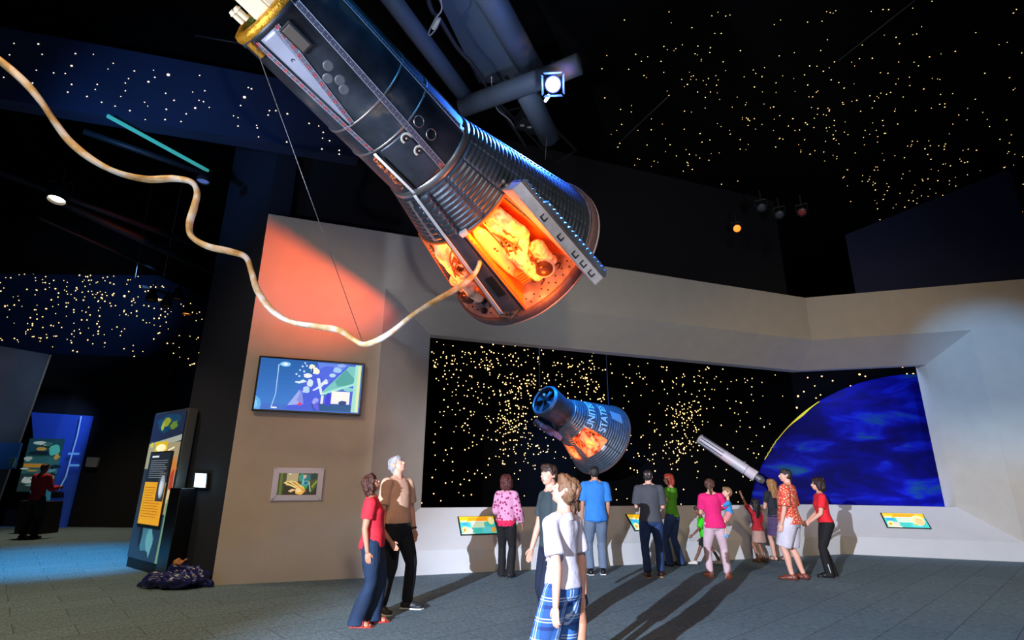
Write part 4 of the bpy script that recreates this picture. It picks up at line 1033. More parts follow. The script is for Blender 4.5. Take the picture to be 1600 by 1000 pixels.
sh = [((60, 110, 200), rect(0, 0, 1, .12)), ((90, 170, 235), [(0, 0), (.05, 0), (.06, .1), (.04, .2), (0, .26)]), ((120, 200, 250), [(0, .02), (.03, .06), (.02, .16), (0, .18)]), ((130, 200, 250), ell(.235, .9, .05, .05)), ((240, 250, 255), ell(.235, .9, .022, .022)),
      ((170, 215, 250), [(.17, .88), (.178, .88), (.182, .3), (.155, .04), (.148, .04), (.175, .3)]), ((245, 250, 255), rect(.155, .03, .205, .055)), ((150, 200, 250), [(.17, .89), (.22, .9), (.22, .885), (.17, .872)]),
      ((62, 92, 216), [(.28, .02), (.56, .98), (.98, .98), (.98, .02)]), ((90, 130, 226), [(.54, .98), (.60, .98), (.86, .98), (.72, .72), (.66, .60), (.60, .7)]), ((70, 100, 220), ell(.66, .78, .10, .14)),
      ((150, 196, 240), ragged(.74, .85, .05, .07, seed=1)), ((170, 214, 240), ragged(.70, .74, .035, .05, seed=2)), ((140, 170, 240), ragged(.78, .95, .05, .04, seed=3)),
      ((24, 84, 140), [(.55, .02), (.95, .02), (.95, .16), (.52, .16)]), ((150, 170, 235), [(.30, .10), (.40, .42), (.44, .13)]), ((120, 140, 225), [(.38, .2), (.42, .42), (.45, .13)]), ((210, 60, 130), ell(.415, .135, .02, .03)),
      ((110, 190, 190), [(.60, .36), (.86, .95), (.93, .95), (.95, .6), (.78, .5)]), ((70, 160, 160), [(.73, .62), (.83, .88), (.93, .68), (.90, .56), (.76, .52)]), ((150, 226, 214), [(.60, .36), (.61, .32), (.95, .58), (.95, .62), (.78, .50)]), ((40, 120, 130), [(.62, .31), (.86, .50), (.86, .48), (.62, .28)]),
      ((120, 200, 200), ragged(.87, .47, .07, .05, seed=4)), ((238, 236, 236), rect(.71, .17, .89, .42)), ((50, 60, 214), [(.655, .14), (.655, .30), (.67, .38), (.70, .38), (.71, .30), (.70, .12)]), ((220, 226, 236), rect(.61, .16, .635, .32)), ((20, 70, 130), ragged(.83, .19, .05, .06, seed=5)),
      ((150, 216, 206), [(.915, .02), (.925, .98), (.985, .98), (.985, .02)]), ((205, 226, 170), rect(.955, .02, .985, .98)),
      ((228, 236, 214), ragged(.49, .88, .035, .06, seed=6)), ((236, 240, 220), ragged(.53, .80, .045, .08, seed=7)), ((30, 70, 120), ell(.50, .80, .008, .06)), ((222, 236, 240), ragged(.46, .70, .05, .06, seed=8)), ((200, 226, 240), ragged(.49, .56, .035, .10, seed=9)),
      ((170, 210, 240), ragged(.46, .42, .04, .09, seed=10)), ((210, 232, 240), [(.42, .62), (.37, .56), (.38, .53), (.46, .58)]), ((215, 232, 240), [(.55, .66), (.58, .66), (.62, .36), (.60, .34)]), ((200, 226, 240), [(.53, .40), (.60, .48), (.66, .62), (.64, .66), (.56, .48), (.52, .42)]), ((215, 236, 244), ragged(.64, .58, .03, .04, seed=11)), ((215, 236, 244), ragged(.37, .56, .03, .025, seed=12)),
      ((150, 160, 240), ragged(.56, .2, .035, .08, seed=13)), ((90, 90, 230), [(.54, .12), (.58, .2), (.61, .03), (.57, .03)])]
for k, (u, v) in enumerate(((.42, .95), (.40, .88), (.38, .80), (.35, .72), (.38, .68), (.44, .9), (.42, .78))): sh.append(((190, 220, 246), ragged(u, v, .012, .025, 7, seed=20 + k)))
bgc = [(26 + i * 3, 92 + i * 3, 168 + i * 4) for i in range(12)]
pic('screen_image', tv, LW(U0_ + e, Z0_ + e, -.1115), LW(U1_ - e, Z0_ + e, -.1115), LW(U0_ + e, Z1_ - e, -.1115), bgc, sh, .85)
lamp('television_glow', 'AREA', LW((U0_ + U1_) / 2, (Z0_ + Z1_) / 2, -.3), 4, (.4, .6, 1), LW((U0_ + U1_) / 2, 2.4, -3), 1.2, sy=.7)

# framed niche with a glove
nc = thing('display_niche', 'small pale framed wall case showing a golden space glove below the television', 'display case', LW(.8, 1.4, -.02))
u0, z0 = walluz(423, 782, -.02); u1, z1 = walluz(501, 782, -.02); u2, z2 = walluz(428, 730, -.02); u3, z3 = walluz(507, 732, -.02)
U0_, U1_, Z0_, Z1_ = (u0 + u2) / 2, (u1 + u3) / 2, (z0 + z1) / 2, (z2 + z3) / 2; fw = .085
mb = MB(); o_ = [LW(U0_, Z0_, -.03), LW(U1_, Z0_, -.03), LW(U1_, Z1_, -.03), LW(U0_, Z1_, -.03)]; i_ = [LW(U0_ + fw, Z0_ + fw, -.03), LW(U1_ - fw, Z0_ + fw, -.03), LW(U1_ - fw, Z1_ - fw, -.03), LW(U0_ + fw, Z1_ - fw, -.03)]
for k in range(4): mb.quad(o_[k], o_[(k + 1) % 4], i_[(k + 1) % 4], i_[k])
mb.build('frame', M('frame_lavender_grey', (206, 208, 226), .4, .3), nc, solid=.025)
mb = MB()
for a, b in ((.04, .04), (.96, .04), (.96, .96), (.04, .96)): mb.sphere(LW(U0_ + (U1_ - U0_) * a, Z0_ + (Z1_ - Z0_) * b, -.032), .008, 8, 6)
mb.build('screws', m_dark, nc)
sh = [((176, 168, 130), [(.2, 1), (.5, 1), (.48, .3), (.2, .3)]), ((60, 80, 30), rect(0, 0, .14, 1)), ((96, 112, 50), rect(.04, 0, .1, 1)), ((40, 40, 20), [(.14, .0), (.14, .45), (.45, .4), (.5, 0)]), ((250, 250, 220), ell(.28, .96, .03, .03)),
      ((40, 150, 140), ragged(.58, .8, .1, .2, seed=31)), ((30, 120, 130), ragged(.72, .8, .13, .18, seed=32)), ((60, 170, 160), ragged(.68, .5, .12, .2, seed=33)), ((20, 60, 60), ragged(.9, .85, .1, .2, seed=34)), ((120, 190, 200), ragged(.63, .62, .03, .2, 9, seed=35)), ((210, 180, 170), ragged(.66, .85, .05, .12, seed=36)), ((30, 90, 160), ragged(.70, .55, .05, .08, seed=37)), ((150, 190, 150), [(.76, .7), (.8, .6), (.86, .15), (.82, .15)]), ((130, 150, 50), [(.84, .4), (.98, .7), (1, .6), (.88, .3)]), ((60, 90, 40), [(.84, .25), (1, .5), (1, .42), (.88, .15)]), ((40, 150, 70), ragged(.69, .32, .06, .1, seed=38)),
      ((240, 216, 140), [(.13, .55), (.22, .64), (.5, .42), (.46, .3)]), ((110, 80, 30), [(.2, .58), (.24, .6), (.48, .42), (.46, .38)]), ((244, 220, 140), [(.24, .62), (.34, .66), (.62, .36), (.52, .32)]), ((120, 90, 30), [(.33, .6), (.36, .61), (.58, .40), (.55, .36)]), ((236, 206, 120), [(.36, .64), (.44, .62), (.68, .34), (.62, .28)]), ((236, 200, 150), [(.27, .18), (.36, .28), (.48, .24), (.34, .12)]), ((240, 190, 90), ragged(.57, .2, .14, .2, 16, .15, 39)), ((255, 226, 160), ragged(.54, .22, .08, .12, 14, .2, 40)), ((190, 110, 50), [(.52, .38), (.72, .18), (.73, .12), (.55, .32)])]
pic('case_view', nc, LW(U0_ + fw, Z0_ + fw, .06 - .09), LW(U1_ - fw, Z0_ + fw, -.03), LW(U0_ + fw, Z1_ - fw, -.03), [(70, 74, 46), (40, 46, 30)], sh, .55, depth=.001)

# tilted information panels on the apron
def apron(px, py, right): 
    if right: p0 = RW(0, OB); n = (RW(1, OB) - RW(0, OB)).cross(foldpt(SB, IB) - RW(0, OB))
    else: p0 = LW(0, OB); n = (LW(1, OB) - LW(0, OB)).cross(LW(IU, IB, SB) - LW(IU, OB))
    n.normalize()
    if n.dot(CP - p0) < 0: n = -n
    return onp(px, py, p0 + n * .02, n), n
def ipanel(quad, right, label, flip=False):
    P = [apron(x, y, right)[0] for x, y in quad]; n = apron(*quad[0], right)[1]     # ul, ur, lr, ll
    t = thing('information_panel', label, 'information panel', (P[0] + P[2]) / 2)
    MB().prism(P, -n * .03).build('frame', M('panel_dark_frame', (14, 20, 30), .4), t)
    c = sum(P, V((0, 0, 0))) / 4; Q = [c + (p - c) * .94 for p in P]
    sh = [((70, 190, 180), rect(0, 0, 1, .68)), ((90, 200, 214), rect(.6, .05, .85, .4)), ((236, 190, 40), rect(0, .68, 1, 1)), ((246, 160, 30), rect(.25, .74, .8, .95)), ((240, 220, 190), rect(.03, .68, .2, .78)), ((206, 226, 196), rect(.3, .35, .68, .64)), ((246, 220, 200), rect(.28, .66, .75, .73)), ((60, 160, 220), ell(.14, .55, .1, .1))]
    for k in range(5): sh.append(((150, 180, 160), rect(.33, .38 + k * .05, .64, .39 + k * .05)))
    sh += [((240, 226, 150), ell(.12, .25, .10, .18)), ((246, 200, 180), ell(.24, .2, .08, .16)), ((230, 140, 60), ell(.10, .22, .04, .09)), ((250, 240, 200), rect(.0, .0, .35, .06))]
    if right: sh += [((250, 224, 160), ell(.8, .5, .16, .36)), ((250, 190, 130), ell(.83, .42, .11, .26)), ((140, 210, 110), ell(.70, .2, .06, .06))]
    else: sh += [((246, 236, 180), ell(.9, .72, .08, .22)), ((230, 160, 60), ell(.92, .2, .07, .16))]
    pic('printed_face', t, Q[3] + n * .003, Q[2] + n * .003, Q[0] + n * .003, None, sh, .75, depth=.001)
ipanel([(715, 807), (772, 806), (779, 834), (720, 836)], False, 'lit teal and yellow information panel left of the woman in the pink flowered blouse')
ipanel([(977, 803), (1030, 803), (1040, 829), (992, 829)], False, 'lit information panel partly hidden behind the man in the dark grey polo shirt')
ipanel([(1375, 801), (1442, 803), (1456, 826), (1386, 824)], True, 'lit teal and yellow information panel at the far right of the apron')

# ------------------------------------------------------------------ left side: tall info board, plinth, lit sign, bag
ip0 = gnd(195, 885); ip1 = gnd(246, 900); idir = (ip1 - ip0); idir.z = 0; idir.normalize(); inn = V((-idir.y, idir.x, 0))
if inn.dot(CP - ip0) < 0: inn = -inn
def ib(px, py): 
    p = onp(px, py, ip0, inn); return (p - ip0).dot(idir), p.z
WI = (ip1 - ip0).length; HI = (ib(243, 643)[1] + ib(292, 640)[1]) / 2
brd = thing('exhibit_board', 'tall backlit exhibit board with a yellow text card at the end of the navy wall', 'exhibit board', ip0.lerp(ip1, .5))
def IB_(u, z, o=0): return ip0 + idir * u + Z * z + inn * o
MB().prism([IB_(0, .0, -.02), IB_(WI, .0, -.02), IB_(WI, .16, -.02), IB_(0, .16, -.02)], inn * -.2).build('kick_plate', m_dark, brd)
MB().prism([IB_(0, .16, -.02), IB_(WI, .16, -.02), IB_(WI, HI, -.02), IB_(0, HI, -.02)], inn * -.16).build('body', M('board_edge_metal', (110, 120, 124), .4, .5), brd, bevel=.006)
sh = [((30, 40, 66), rect(0, .8, 1, 1)), ((20, 60, 90), ragged(.5, .92, .45, .08, seed=50)), ((130, 140, 40), ragged(.45, .93, .16, .05, 12, .5, 51)), ((90, 120, 40), ragged(.7, .9, .14, .05, 12, .5, 52)), ((150, 160, 60), ragged(.35, .9, .06, .04, seed=53)), ((150, 160, 150), [(0, .78), (1, .83), (1, .79), (0, .74)]),
      ((150, 140, 110), rect(0, .3, 1, .78)), ((196, 176, 60), ell(.1, .77, .05, .02)), ((206, 170, 30), rect(.22, .70, .62, .79)), ((240, 230, 180), ell(.42, .745, .16, .028)), ((240, 236, 210), [(.66, .72), (.84, .74), (.84, .75), (.66, .73)]),
      ((190, 120, 60), ragged(.9, .6, .12, .1, 12, .4, 54)), ((170, 60, 50), ragged(.93, .5, .08, .12, 12, .4, 55)), ((200, 180, 140), ragged(.92, .42, .08, .06, 12, .4, 56)), ((40, 50, 60), [(0, .28), (0, .6), (.12, .6), (.2, .3)]),
      ((30, 50, 70), rect(0, 0, 1, .28)), ((60, 110, 130), ragged(.5, .14, .3, .12, 14, .5, 57)), ((90, 150, 160), ragged(.6, .12, .12, .12, 12, .5, 58)), ((20, 26, 40), ragged(.3, .16, .06, .12, 9, .3, 59)), ((100, 140, 110), [(.88, .0), (1, 0), (1, .4), (.92, .4)])]
pic('mural', brd, IB_(.03, .17), IB_(WI - .03, .17), IB_(.03, HI - .03), [(40, 50, 60)], sh, .9)
a, b, c, d = [ib(x, y) for x, y in ((217, 817), (250, 822), (272, 706), (240, 708))]
x0, x1, y0, y1 = (a[0] + d[0]) / 2, (b[0] + c[0]) / 2, (a[1] + b[1]) / 2, (c[1] + d[1]) / 2
MB().prism([IB_(x0 - .02, y0 - .06, .0), IB_(x1 + .02, y0 - .06, 0), IB_(x1 + .02, y1 + .02, 0), IB_(x0 - .02, y1 + .02, 0)], inn * .03).build('text_card', m_dark, brd)
sh = [((34, 42, 52), rect(0, .58, 1, 1)), ((226, 160, 40), rect(0, 0, 1, .58)), ((220, 224, 226), rect(.12, .93, .45, .955)), ((60, 62, 66), rect(.62, .32, .98, .72)), ((150, 170, 190), ell(.82, .52, .12, .16)), ((206, 216, 226), ell(.80, .50, .07, .10))]
for k in range(9): sh.append(((130, 140, 150), rect(.1, .88 - k * .03, .9 - .1 * (k % 3 == 2), .888 - k * .03)))
for k in range(12): sh.append(((150, 96, 20), rect(.08, .50 - k * .036, (.56 if k < 6 else .88) - .08 * (k % 4 == 3), .508 - k * .036)))
pic('card_face', brd, IB_(x0, y0, .033), IB_(x1, y0, .033), IB_(x0, y1, .033), None, sh, .8)
# plinth beside the board
pp = [gnd(247, 900), gnd(262, 899)]; hz = onp(283, 762, gnd(258, 899), inn).z
tag(MB().prism([IB_(WI + .03, 0, .06), IB_(WI + .46, 0, .06), IB_(WI + .46, hz, .06), IB_(WI + .03, hz, .06)], inn * -.28).build('plinth', M('plinth_black', (16, 18, 24), .25), None, bevel=.01), 'waist high glossy black plinth between the exhibit board and the navy wall', 'plinth')
# lit square sign on the navy return wall
def rt(px, py, o=0): return onp(px, py, WA - RDN * o, RDN)
q = [rt(302, 762, .05), rt(322, 763, .05), rt(324, 739, .05), rt(305, 738, .05)]
lt = thing('light_box', 'small square glowing white light box on the navy end wall', 'light box', q[0])
MB().prism([q[0], q[1], q[2], q[3]], RDN * .045).build('case', m_dark, lt)
c = sum(q, V((0, 0, 0))) / 4; q2 = [c + (p - c) * .9 - RDN * .004 for p in q]
MB().quad(*q2).build('lit_face', M('light_box_face', (225, 245, 255), .5, emit=2.2), lt)
lamp('light_box_glow', 'POINT', c - RDN * .12, 1.6, (.3, .75, 1.0), None, .06)
# dark blue bag slumped on the carpet
bc = gnd(272, 918); mb = MB()
R_ = Matrix.Rotation(math.radians(-15), 3, 'Z')
mb.sphere(bc + V((0, 0, .10)), (.40, .24, .11), R=R_); mb.sphere(bc + V((.18, .08, .13)), (.24, .2, .14)); mb.sphere(bc + V((-.20, -.04, .10)), (.24, .18, .11)); mb.sphere(bc + V((-.02, .1, .20)), (.16, .1, .14)); mb.cone(bc + V((-.22, -.05, .12)), bc + V((-.5, -.1, .03)), .08, .02); mb.cone(bc + V((.25, 0, .12)), bc + V((.52, .05, .05)), .1, .03)
bg_ = blob(mb, 'bag', M('bag_navy_nylon', (30, 34, 96), .3, 0, 6, .3), None, .014, 1, .045, 7, (1, 2.2, 1.6), local=False)
tag(bg_, 'crumpled shiny navy blue bag on the carpet at the foot of the navy wall', 'bag')
for v in bg_.data.vertices: v.co.z = max(.004, v.co.z)
mb = MB(); mb.sphere(bc + V((-.04, .06, .33)), (.07, .05, .05)); mb.cone(bc + V((.02, .06, .34)), bc + V((.1, .08, .38)), .02, .012)
blob(mb, 'tan_contents', M('bag_tan', (190, 130, 80), .6), bg_, .01, 1, .02, 14, local=False)

# ------------------------------------------------------------------ the far gallery at left
m_gg = M('gallery_grey', (84, 96, 116), .85, 0, 1.2, .2)
def fq(pts, Y): return [onp(x, y, V((0, Y, 0)), V((0, 1, 0))) for x, y in pts]
def flat(name, pts, Y, mat, th=.15): return MB().prism(fq(pts, Y), V((0, th, 0))).build(name, mat, None)
gp = fq([(-90, 840), (-22, 836), (78, 554), (-60, 530)], 15.3); gp[0].z = gp[1].z = 0
struct(MB().prism(gp, V((0, .06, 0))).build('wall_gallery', m_gg))
gp = fq([(-60, 735), (22, 732), (33, 692), (-60, 690)], 15.22)
tag(MB().prism(gp, V((0, .06, 0))).build('blue_banner', M('banner_blue', (30, 80, 150), .6, emit=.06), None), 'flat blue glowing band on the grey gallery wall at the far left edge', 'banner')
gp = fq([(12, 729), (19, 730), (24, 716), (15, 715)], 15.15)
tag(MB().prism(gp, V((0, .05, 0))).build('wall_label', M('label_teal', (90, 160, 180), .6), None), 'tiny teal label on the blue banner at the far left edge', 'label')
gp = fq([(0, 835), (108, 810), (210, 808), (270, 560), (75, 552)], 18.2)
for k in (0, 1, 2): gp[k].z = 0
struct(MB().prism(gp, V((0, .3, 0))).build('wall_gallery_back', M('gallery_navy_black', (10, 12, 20), .9)))
bpn = thing('blue_exhibit_panel', 'tall glowing blue exhibit panel with a mural of rocks in the far gallery', 'exhibit panel', gnd(85, 812))
bpts = fq([(66, 806), (104, 806), (142, 650), (49, 644)], 18.0)
bpts[0].z = bpts[1].z = 0.0
MB().prism(bpts, V((0, .12, 0))).build('panel', M('exhibit_blue', (44, 84, 200), .6, emit=.10), bpn)
def fpt(x, y, Y): return onp(x, y, V((0, Y, 0)), V((0, 1, 0)))
A_, B_, D_ = fpt(26, 768, 17.95), fpt(82, 768, 17.95), fpt(46, 685, 17.95); B_ = V((B_.x, B_.y, A_.z)); A_.x = D_.x = (A_.x + D_.x) / 2
sh = []
r = random.Random(3)
for k in range(30):
    sh.append((r.choice([(120, 160, 150), (60, 110, 110), (170, 190, 170), (20, 40, 50), (190, 150, 70), (200, 210, 190), (30, 70, 60), (90, 140, 150)]), ragged(r.uniform(.08, .9), r.uniform(.05, .95), r.uniform(.08, .25), r.uniform(.02, .08), 9, .5, k + 70)))
sh.append(((200, 140, 50), rect(.05, .45, .6, .52))); sh.append(((80, 180, 160), ragged(.8, .78, .18, .14, 12, .3, 99))); sh.append(((20, 40, 50), ragged(.4, .72, .35, .05, 12, .3, 98)))
pic('mural', bpn, A_, B_, D_, [(30, 70, 80), (50, 100, 100), (40, 60, 60)], sh, .35, depth=.01)
mb = MB(); mb.tube([fpt(*q, 17.9) for q in ((127, 650), (121, 680), (111, 715), (103, 745), (92, 765))], .02, 6); mb.build('cable_line', M('line_blue_pale', (130, 170, 230), .5, emit=.4), bpn)
for (x, y) in ((108, 709), (108, 727)):
    p = fpt(x, y, 17.9); mb = MB(); mb.box(p + V((.15, 0, 0)), .34, .03, .07); mb.build('light_bar', M('bar_pale_blue', (90, 150, 230), .5, emit=.5), bpn)
ks = thing('touch_kiosk', 'low dark kiosk with a teal top in front of the blue exhibit panel', 'kiosk', gnd(62, 828))
kp = [fpt(x, y, 15.9) for x, y in ((22, 830), (66, 826), (73, 784), (30, 782))]
kp[0].z = kp[1].z = 0; MB().prism(kp, V((0, .6, 0))).build('pedestal', m_dark, ks, bevel=.02)
kp = [fpt(x, y, 15.85) for x, y in ((44, 782), (76, 782), (78, 764), (50, 760))]; MB().prism(kp, V((0, .05, 0))).build('lit_top', M('kiosk_teal', (50, 130, 160), .5, emit=.3), ks)
kp = [fpt(x, y, 17.8) for x, y in ((76, 778), (92, 778), (92, 769), (77, 768))]; tag(MB().prism(kp, V((0, .2, 0))).build('shelf_box', m_dark, None), 'small black box on the front of the blue exhibit panel below the mural', 'box')
kp = [fpt(x, y, 18.1) for x, y in ((133, 729), (150, 730), (155, 715), (136, 714))]; tag(MB().prism(kp, V((0, .08, 0))).build('wall_sign', M('sign_pale_grey', (150, 156, 156), .7), None), 'small pale rectangular sign on the black wall right of the blue exhibit panel', 'sign')
rd_ = thing('reading_stand', 'thin stand with an orange edged top beside the tall exhibit board', 'stand', gnd(200, 808))
p = gnd(198, 812); tp = fpt(205, 764, p.y)
mb = MB(); mb.cone(p, V((p.x + .12, p.y, tp.z)), .035, .03); mb.build('post', m_truss, rd_)
MB().box(V((tp.x + .2, p.y, tp.z)), .5, .4, .05).build('top', m_dark, rd_, bevel=.01)
MB().box(V((tp.x + .2, p.y - .02, tp.z + .04)), .34, .3, .03).build('orange_plate', M('plate_orange', (220, 110, 40), .5, emit=.5), rd_)

# ------------------------------------------------------------------ people
SKIN = {'fair': (226, 168, 146), 'tan': (198, 140, 112), 'brown': (150, 98, 72), 'deep': (120, 76, 56)}
def skin_mat(k): return M('skin_' + k, SKIN[k], .55, 0, 30, .06, .05)
def hair_mat(nm, rgb): return M('hair_' + nm, rgb, .55, 0, 26, .35, .6, bs=70, stretch=(1, 1, .25))
def cloth(nm, rgb, amp=.1, rough=.85): return M('cloth_' + nm, rgb, rough, 0, 7, amp, .25, bs=28)

def rotx(a): return Matrix.Rotation(a, 3, 'X')
def rotz(a): return Matrix.Rotation(a, 3, 'Z')
def roty(a): return Matrix.Rotation(a, 3, 'Y')

def person(label, loc, H, yaw, skin='fair', hh=.13, fem=False, w=1.0, lean=0, twist=0, side=0, head=(0, 0, 0), armL=None, armR=None, feet=None,
           legs=None, hair=None, top=None, bottom=None, shoes=None, extras=None, vox=.0068, face=True, belly=0, root=None, grip=.5, seed=0):
    """local frame: x right, y forward, z up. arms: (upper dir, fore dir). feet: ((x,y,yaw),(x,y,yaw)) left, right in metres"""
    t = thing('person', label, 'person', loc, yaw); D = math.radians
    k = H / 1.75; shz = H * (1 - 1.40 * hh); hipz = .525 * H * (1.0 if hh < .15 else .94)
    pel = V((0, 0, hipz)); TR = roty(D(side)) @ rotx(-D(lean)) @ rotz(D(twist))
    def T(p): p = V(p); return pel + TR @ (p - pel)
    sw = (.090 if fem else .099) * H * w; 
    prof = [(-.19, .060, .050, 0), (-.10, .088, .064, -.006), (0, .094 if fem else .088, .066, -.006), (.18, .082, .058, 0), (.36, .070 if fem else .078, .052, .004), (.56, .078 if fem else .084, .058 if fem else .056, .008), (.74, .084 if fem else .092, .066 if fem else .058, .008), (.88, .086 if fem else .094, .052, 0), (1.0, .080 if fem else .088, .040, -.004), (1.07, .046, .034, -.004)]
    def torso(infl, a=-.19, b=1.07, flare=0, bl=1.0):
        rg = []
        seq = [p for p in prof if a - 1e-6 <= p[0] <= b + 1e-6]
        def at(s):
            for p, q in zip(prof, prof[1:]):
                if p[0] <= s <= q[0]:
                    f = (s - p[0]) / (q[0] - p[0]); return [p[i] + (q[i] - p[i]) * f for i in range(4)]
        if not seq: seq = [at(a), at(b)]
        if seq[0][0] > a + .01: seq = [at(a)] + seq
        if seq[-1][0] < b - .01: seq = seq + [at(b)]
        for s, rx, ry, yo in seq:
            z = hipz + (shz - hipz) * s; bz = belly * math.exp(-((s - .2) / .25) ** 2)
            fl = flare * max(0, (seq[0][0] + .3 - s) / .3)
            R = T((0, yo * H + bz * .5, z)); X = TR @ V((rx * H * w + infl + fl + bz * .4, 0, 0)); Y = TR @ V((0, ry * H * w + infl + fl + bz * .6, 0))
            rg.append((R, X, Y))
        return rg
    # --- arms
    def arm(sd, A):
        sh = T((sd * sw, 0, shz - .012 * H)); u, f = A
        u = V(u).normalized(); f = V(f).normalized(); el = sh + u * .172 * H; wr = el + f * .150 * H
        return sh, el, wr, u, f
    aL = arm(-1, armL or ((-.16, 0, -1), (-.06, .18, -1))); aR = arm(1, armR or ((.16, 0, -1), (.06, .18, -1)))
    # --- legs
    thl = hipz - .285 * H; shl = .245 * H
    if hh > .15: thl = hipz * .47; shl = hipz * .47
    L = []
    for i, sd in enumerate((-1, 1)):
        hp = pel + V((sd * .048 * H * w, 0, -.01 * H))
        if legs:
            kn, an, fy = legs[i]; kn = V(kn) * H + V((0, 0, 0)); an = V(an) * H
        else:
            fx, fy_, fw = (feet or ((-.10, 0, 8), (.10, 0, -8)))[i]; an = V((fx, fy_, .045 * H)); d = an - hp; l = d.length; tot = thl + shl
            if l > tot * .999: d = d * (tot * .999 / l); l = d.length; an = hp + d
            a = (thl ** 2 - shl ** 2 + l * l) / (2 * l); h = math.sqrt(max(0, thl ** 2 - a * a))
            fwd = rotz(D(fw)) @ V((0, 1, 0)); perp = (fwd - d * (fwd.dot(d) / d.length_squared)).normalized(); kn = hp + d * (a / l) + perp * h; fy = fw
        L.append((hp, kn, an, fy))
    mb = MB(); mb.rings(torso(0), 24)
    thk = (.050 if fem else .048) * H * w; kr = .031 * H; cr_ = .032 * H; ar = .021 * H
    if hh > .15: thk *= .85; kr *= .9; cr_ *= .85
    for hp, kn, an, fy in L:
        cf_ = kn.lerp(an, .35) - (rotz(D(fy)) @ V((0, 1, 0))) * .008 * H
        mb.limb([hp, hp.lerp(kn, .55), kn, cf_, kn.lerp(an, .75), an], [thk * 1.12, thk * .9, kr, cr_, ar * 1.15, ar])
        R = rotz(D(fy)); az = an.z - .045 * H
        mb.sphere(V((an.x, an.y, 0)) + R @ V((0, -.012 * H, 0)) + V((0, 0, az + .024 * H)), (.020 * H, .026 * H, .024 * H), R=R)
        mb.sphere(V((an.x, an.y, 0)) + R @ V((0, .035 * H, 0)) + V((0, 0, az + .020 * H)), (.022 * H, .05 * H, .020 * H), R=R)
        mb.sphere(V((an.x, an.y, 0)) + R @ V((0, .078 * H, 0)) + V((0, 0, az + .013 * H)), (.026 * H, .030 * H, .012 * H), R=R)
    for sd, (sh, el, wr, u, f) in ((-1, aL), (1, aR)):
        mb.limb([sh, sh.lerp(el, .5), el, el.lerp(wr, .3), wr], [.031 * H * w, .026 * H * w, .0215 * H, .0215 * H, .0145 * H])
        # hand: palm, four unequal curled fingers, thumb off the side
        pn = V((-sd, 0, 0)); pn = (pn - f * pn.dot(f)); pn = pn.normalized() if pn.length > .2 else V((0, 0, -1)); ax = f.cross(pn).normalized()
        if ax.y < 0: ax = -ax     # thumb side faces forward
        Rm = Matrix((ax, pn, f)).transposed(); pc = wr + f * .048 * k
        mb.sphere(pc, (.036 * k, .014 * k, .050 * k), R=Rm)
        for j, ln in enumerate((.030, .034, .032, .025)):
            b = wr + f * (.086 - .004 * abs(j - 1)) * k + ax * (.028 - .0185 * j) * k; g = grip * (1 + .12 * j)
            m1 = b + (f * math.cos(g * .5) + pn * math.sin(g * .5)) * ln * 1.15 * k; m2 = m1 + (f * math.cos(g * 1.3) + pn * math.sin(g * 1.3)) * ln * .95 * k
            mb.limb([b - f * .01 * k, b, m1, m2], [.0088 * k, .0088 * k, .008 * k, .0072 * k])
        b = wr + f * .028 * k + ax * .026 * k; m1 = b + (f * .72 + ax * .62 + pn * .2) * .036 * k; m2 = m1 + (f * .9 + ax * .2 + pn * .25) * .028 * k
        mb.limb([b, m1, m2], [.013 * k, .0095 * k, .008 * k])
    # --- neck and head
    h = hh * H * 1.02; nb = T((0, -.004 * H, shz + .012 * H)); hc0 = T((0, .010 * H, H - .5 * h)); HRm = TR @ rotz(D(head[0])) @ rotx(D(head[1])) @ roty(D(head[2]))
    pv = T((0, -.004 * H, H - .80 * h)); hc = pv + HRm @ (TR.inverted() @ (hc0 - pv))
    def hp_(p): return hc + HRm @ (V(p) * h)
    def hs(mb, p, r): mb.sphere(hp_(p), tuple(x * h for x in r), 20, 14, R=HRm)
    for _s in (aL, aR): mb.cone(nb.lerp(pv, .35), _s[0].lerp(nb, .15) + V((0, 0, .006 * H)), .030 * H, .024 * H)
    mb.limb([nb, pv, hp_((0, -.06, -.2))], [.036 * H * (.88 if fem else 1), .031 * H * (.86 if fem else 1), .034 * H * (.86 if fem else 1)])
    hs(mb, (0, -.05, .12), (.335, .40, .37)); hs(mb, (0, .10, -.12), (.27, .27, .33)); hs(mb, (0, .20, -.34), (.13, .12, .10))
    hs(mb, (0, .285, .10), (.20, .09, .05)); hs(mb, (.15, .22, -.08), (.10, .10, .11)); hs(mb, (-.15, .22, -.08), (.10, .10, .11))
    mb.cone(hp_((0, .33, .06)), hp_((0, .44, -.09)), .03 * h, .05 * h); hs(mb, (0, .42, -.10), (.062, .06, .05)); hs(mb, (0, .35, -.215), (.10, .05, .026)); hs(mb, (0, .345, -.26), (.085, .05, .026))
    hs(mb, (.335, -.04, -.03), (.035, .075, .11)); hs(mb, (-.335, -.04, -.03), (.035, .075, .11))
    body = blob(mb, 'body', skin_mat(skin), t, vox, 2)
    if face:
        for s in (-1, 1):
            e = MB(); e.sphere(hp_((s * .125, .325, .035)), tuple(x * h for x in (.055, .035, .032)), 12, 8, R=HRm); eo = e.build('eye', M('eye_white', (236, 232, 228), .3), t, smooth=True, local=True)
            e = MB(); e.sphere(hp_((s * .125, .348, .035)), tuple(x * h for x in (.026, .015, .026)), 10, 6, R=HRm); e.build('iris', M('iris_dark', (50, 36, 28), .3), eo, smooth=True, local=True)
            e = MB(); e.tube([hp_((s * .06, .375, .115)), hp_((s * .13, .375, .135)), hp_((s * .20, .325, .11))], .014 * h, 6); e.build('eyebrow', (hair or {}).get('mat') or m_dark, t, smooth=True, local=True)
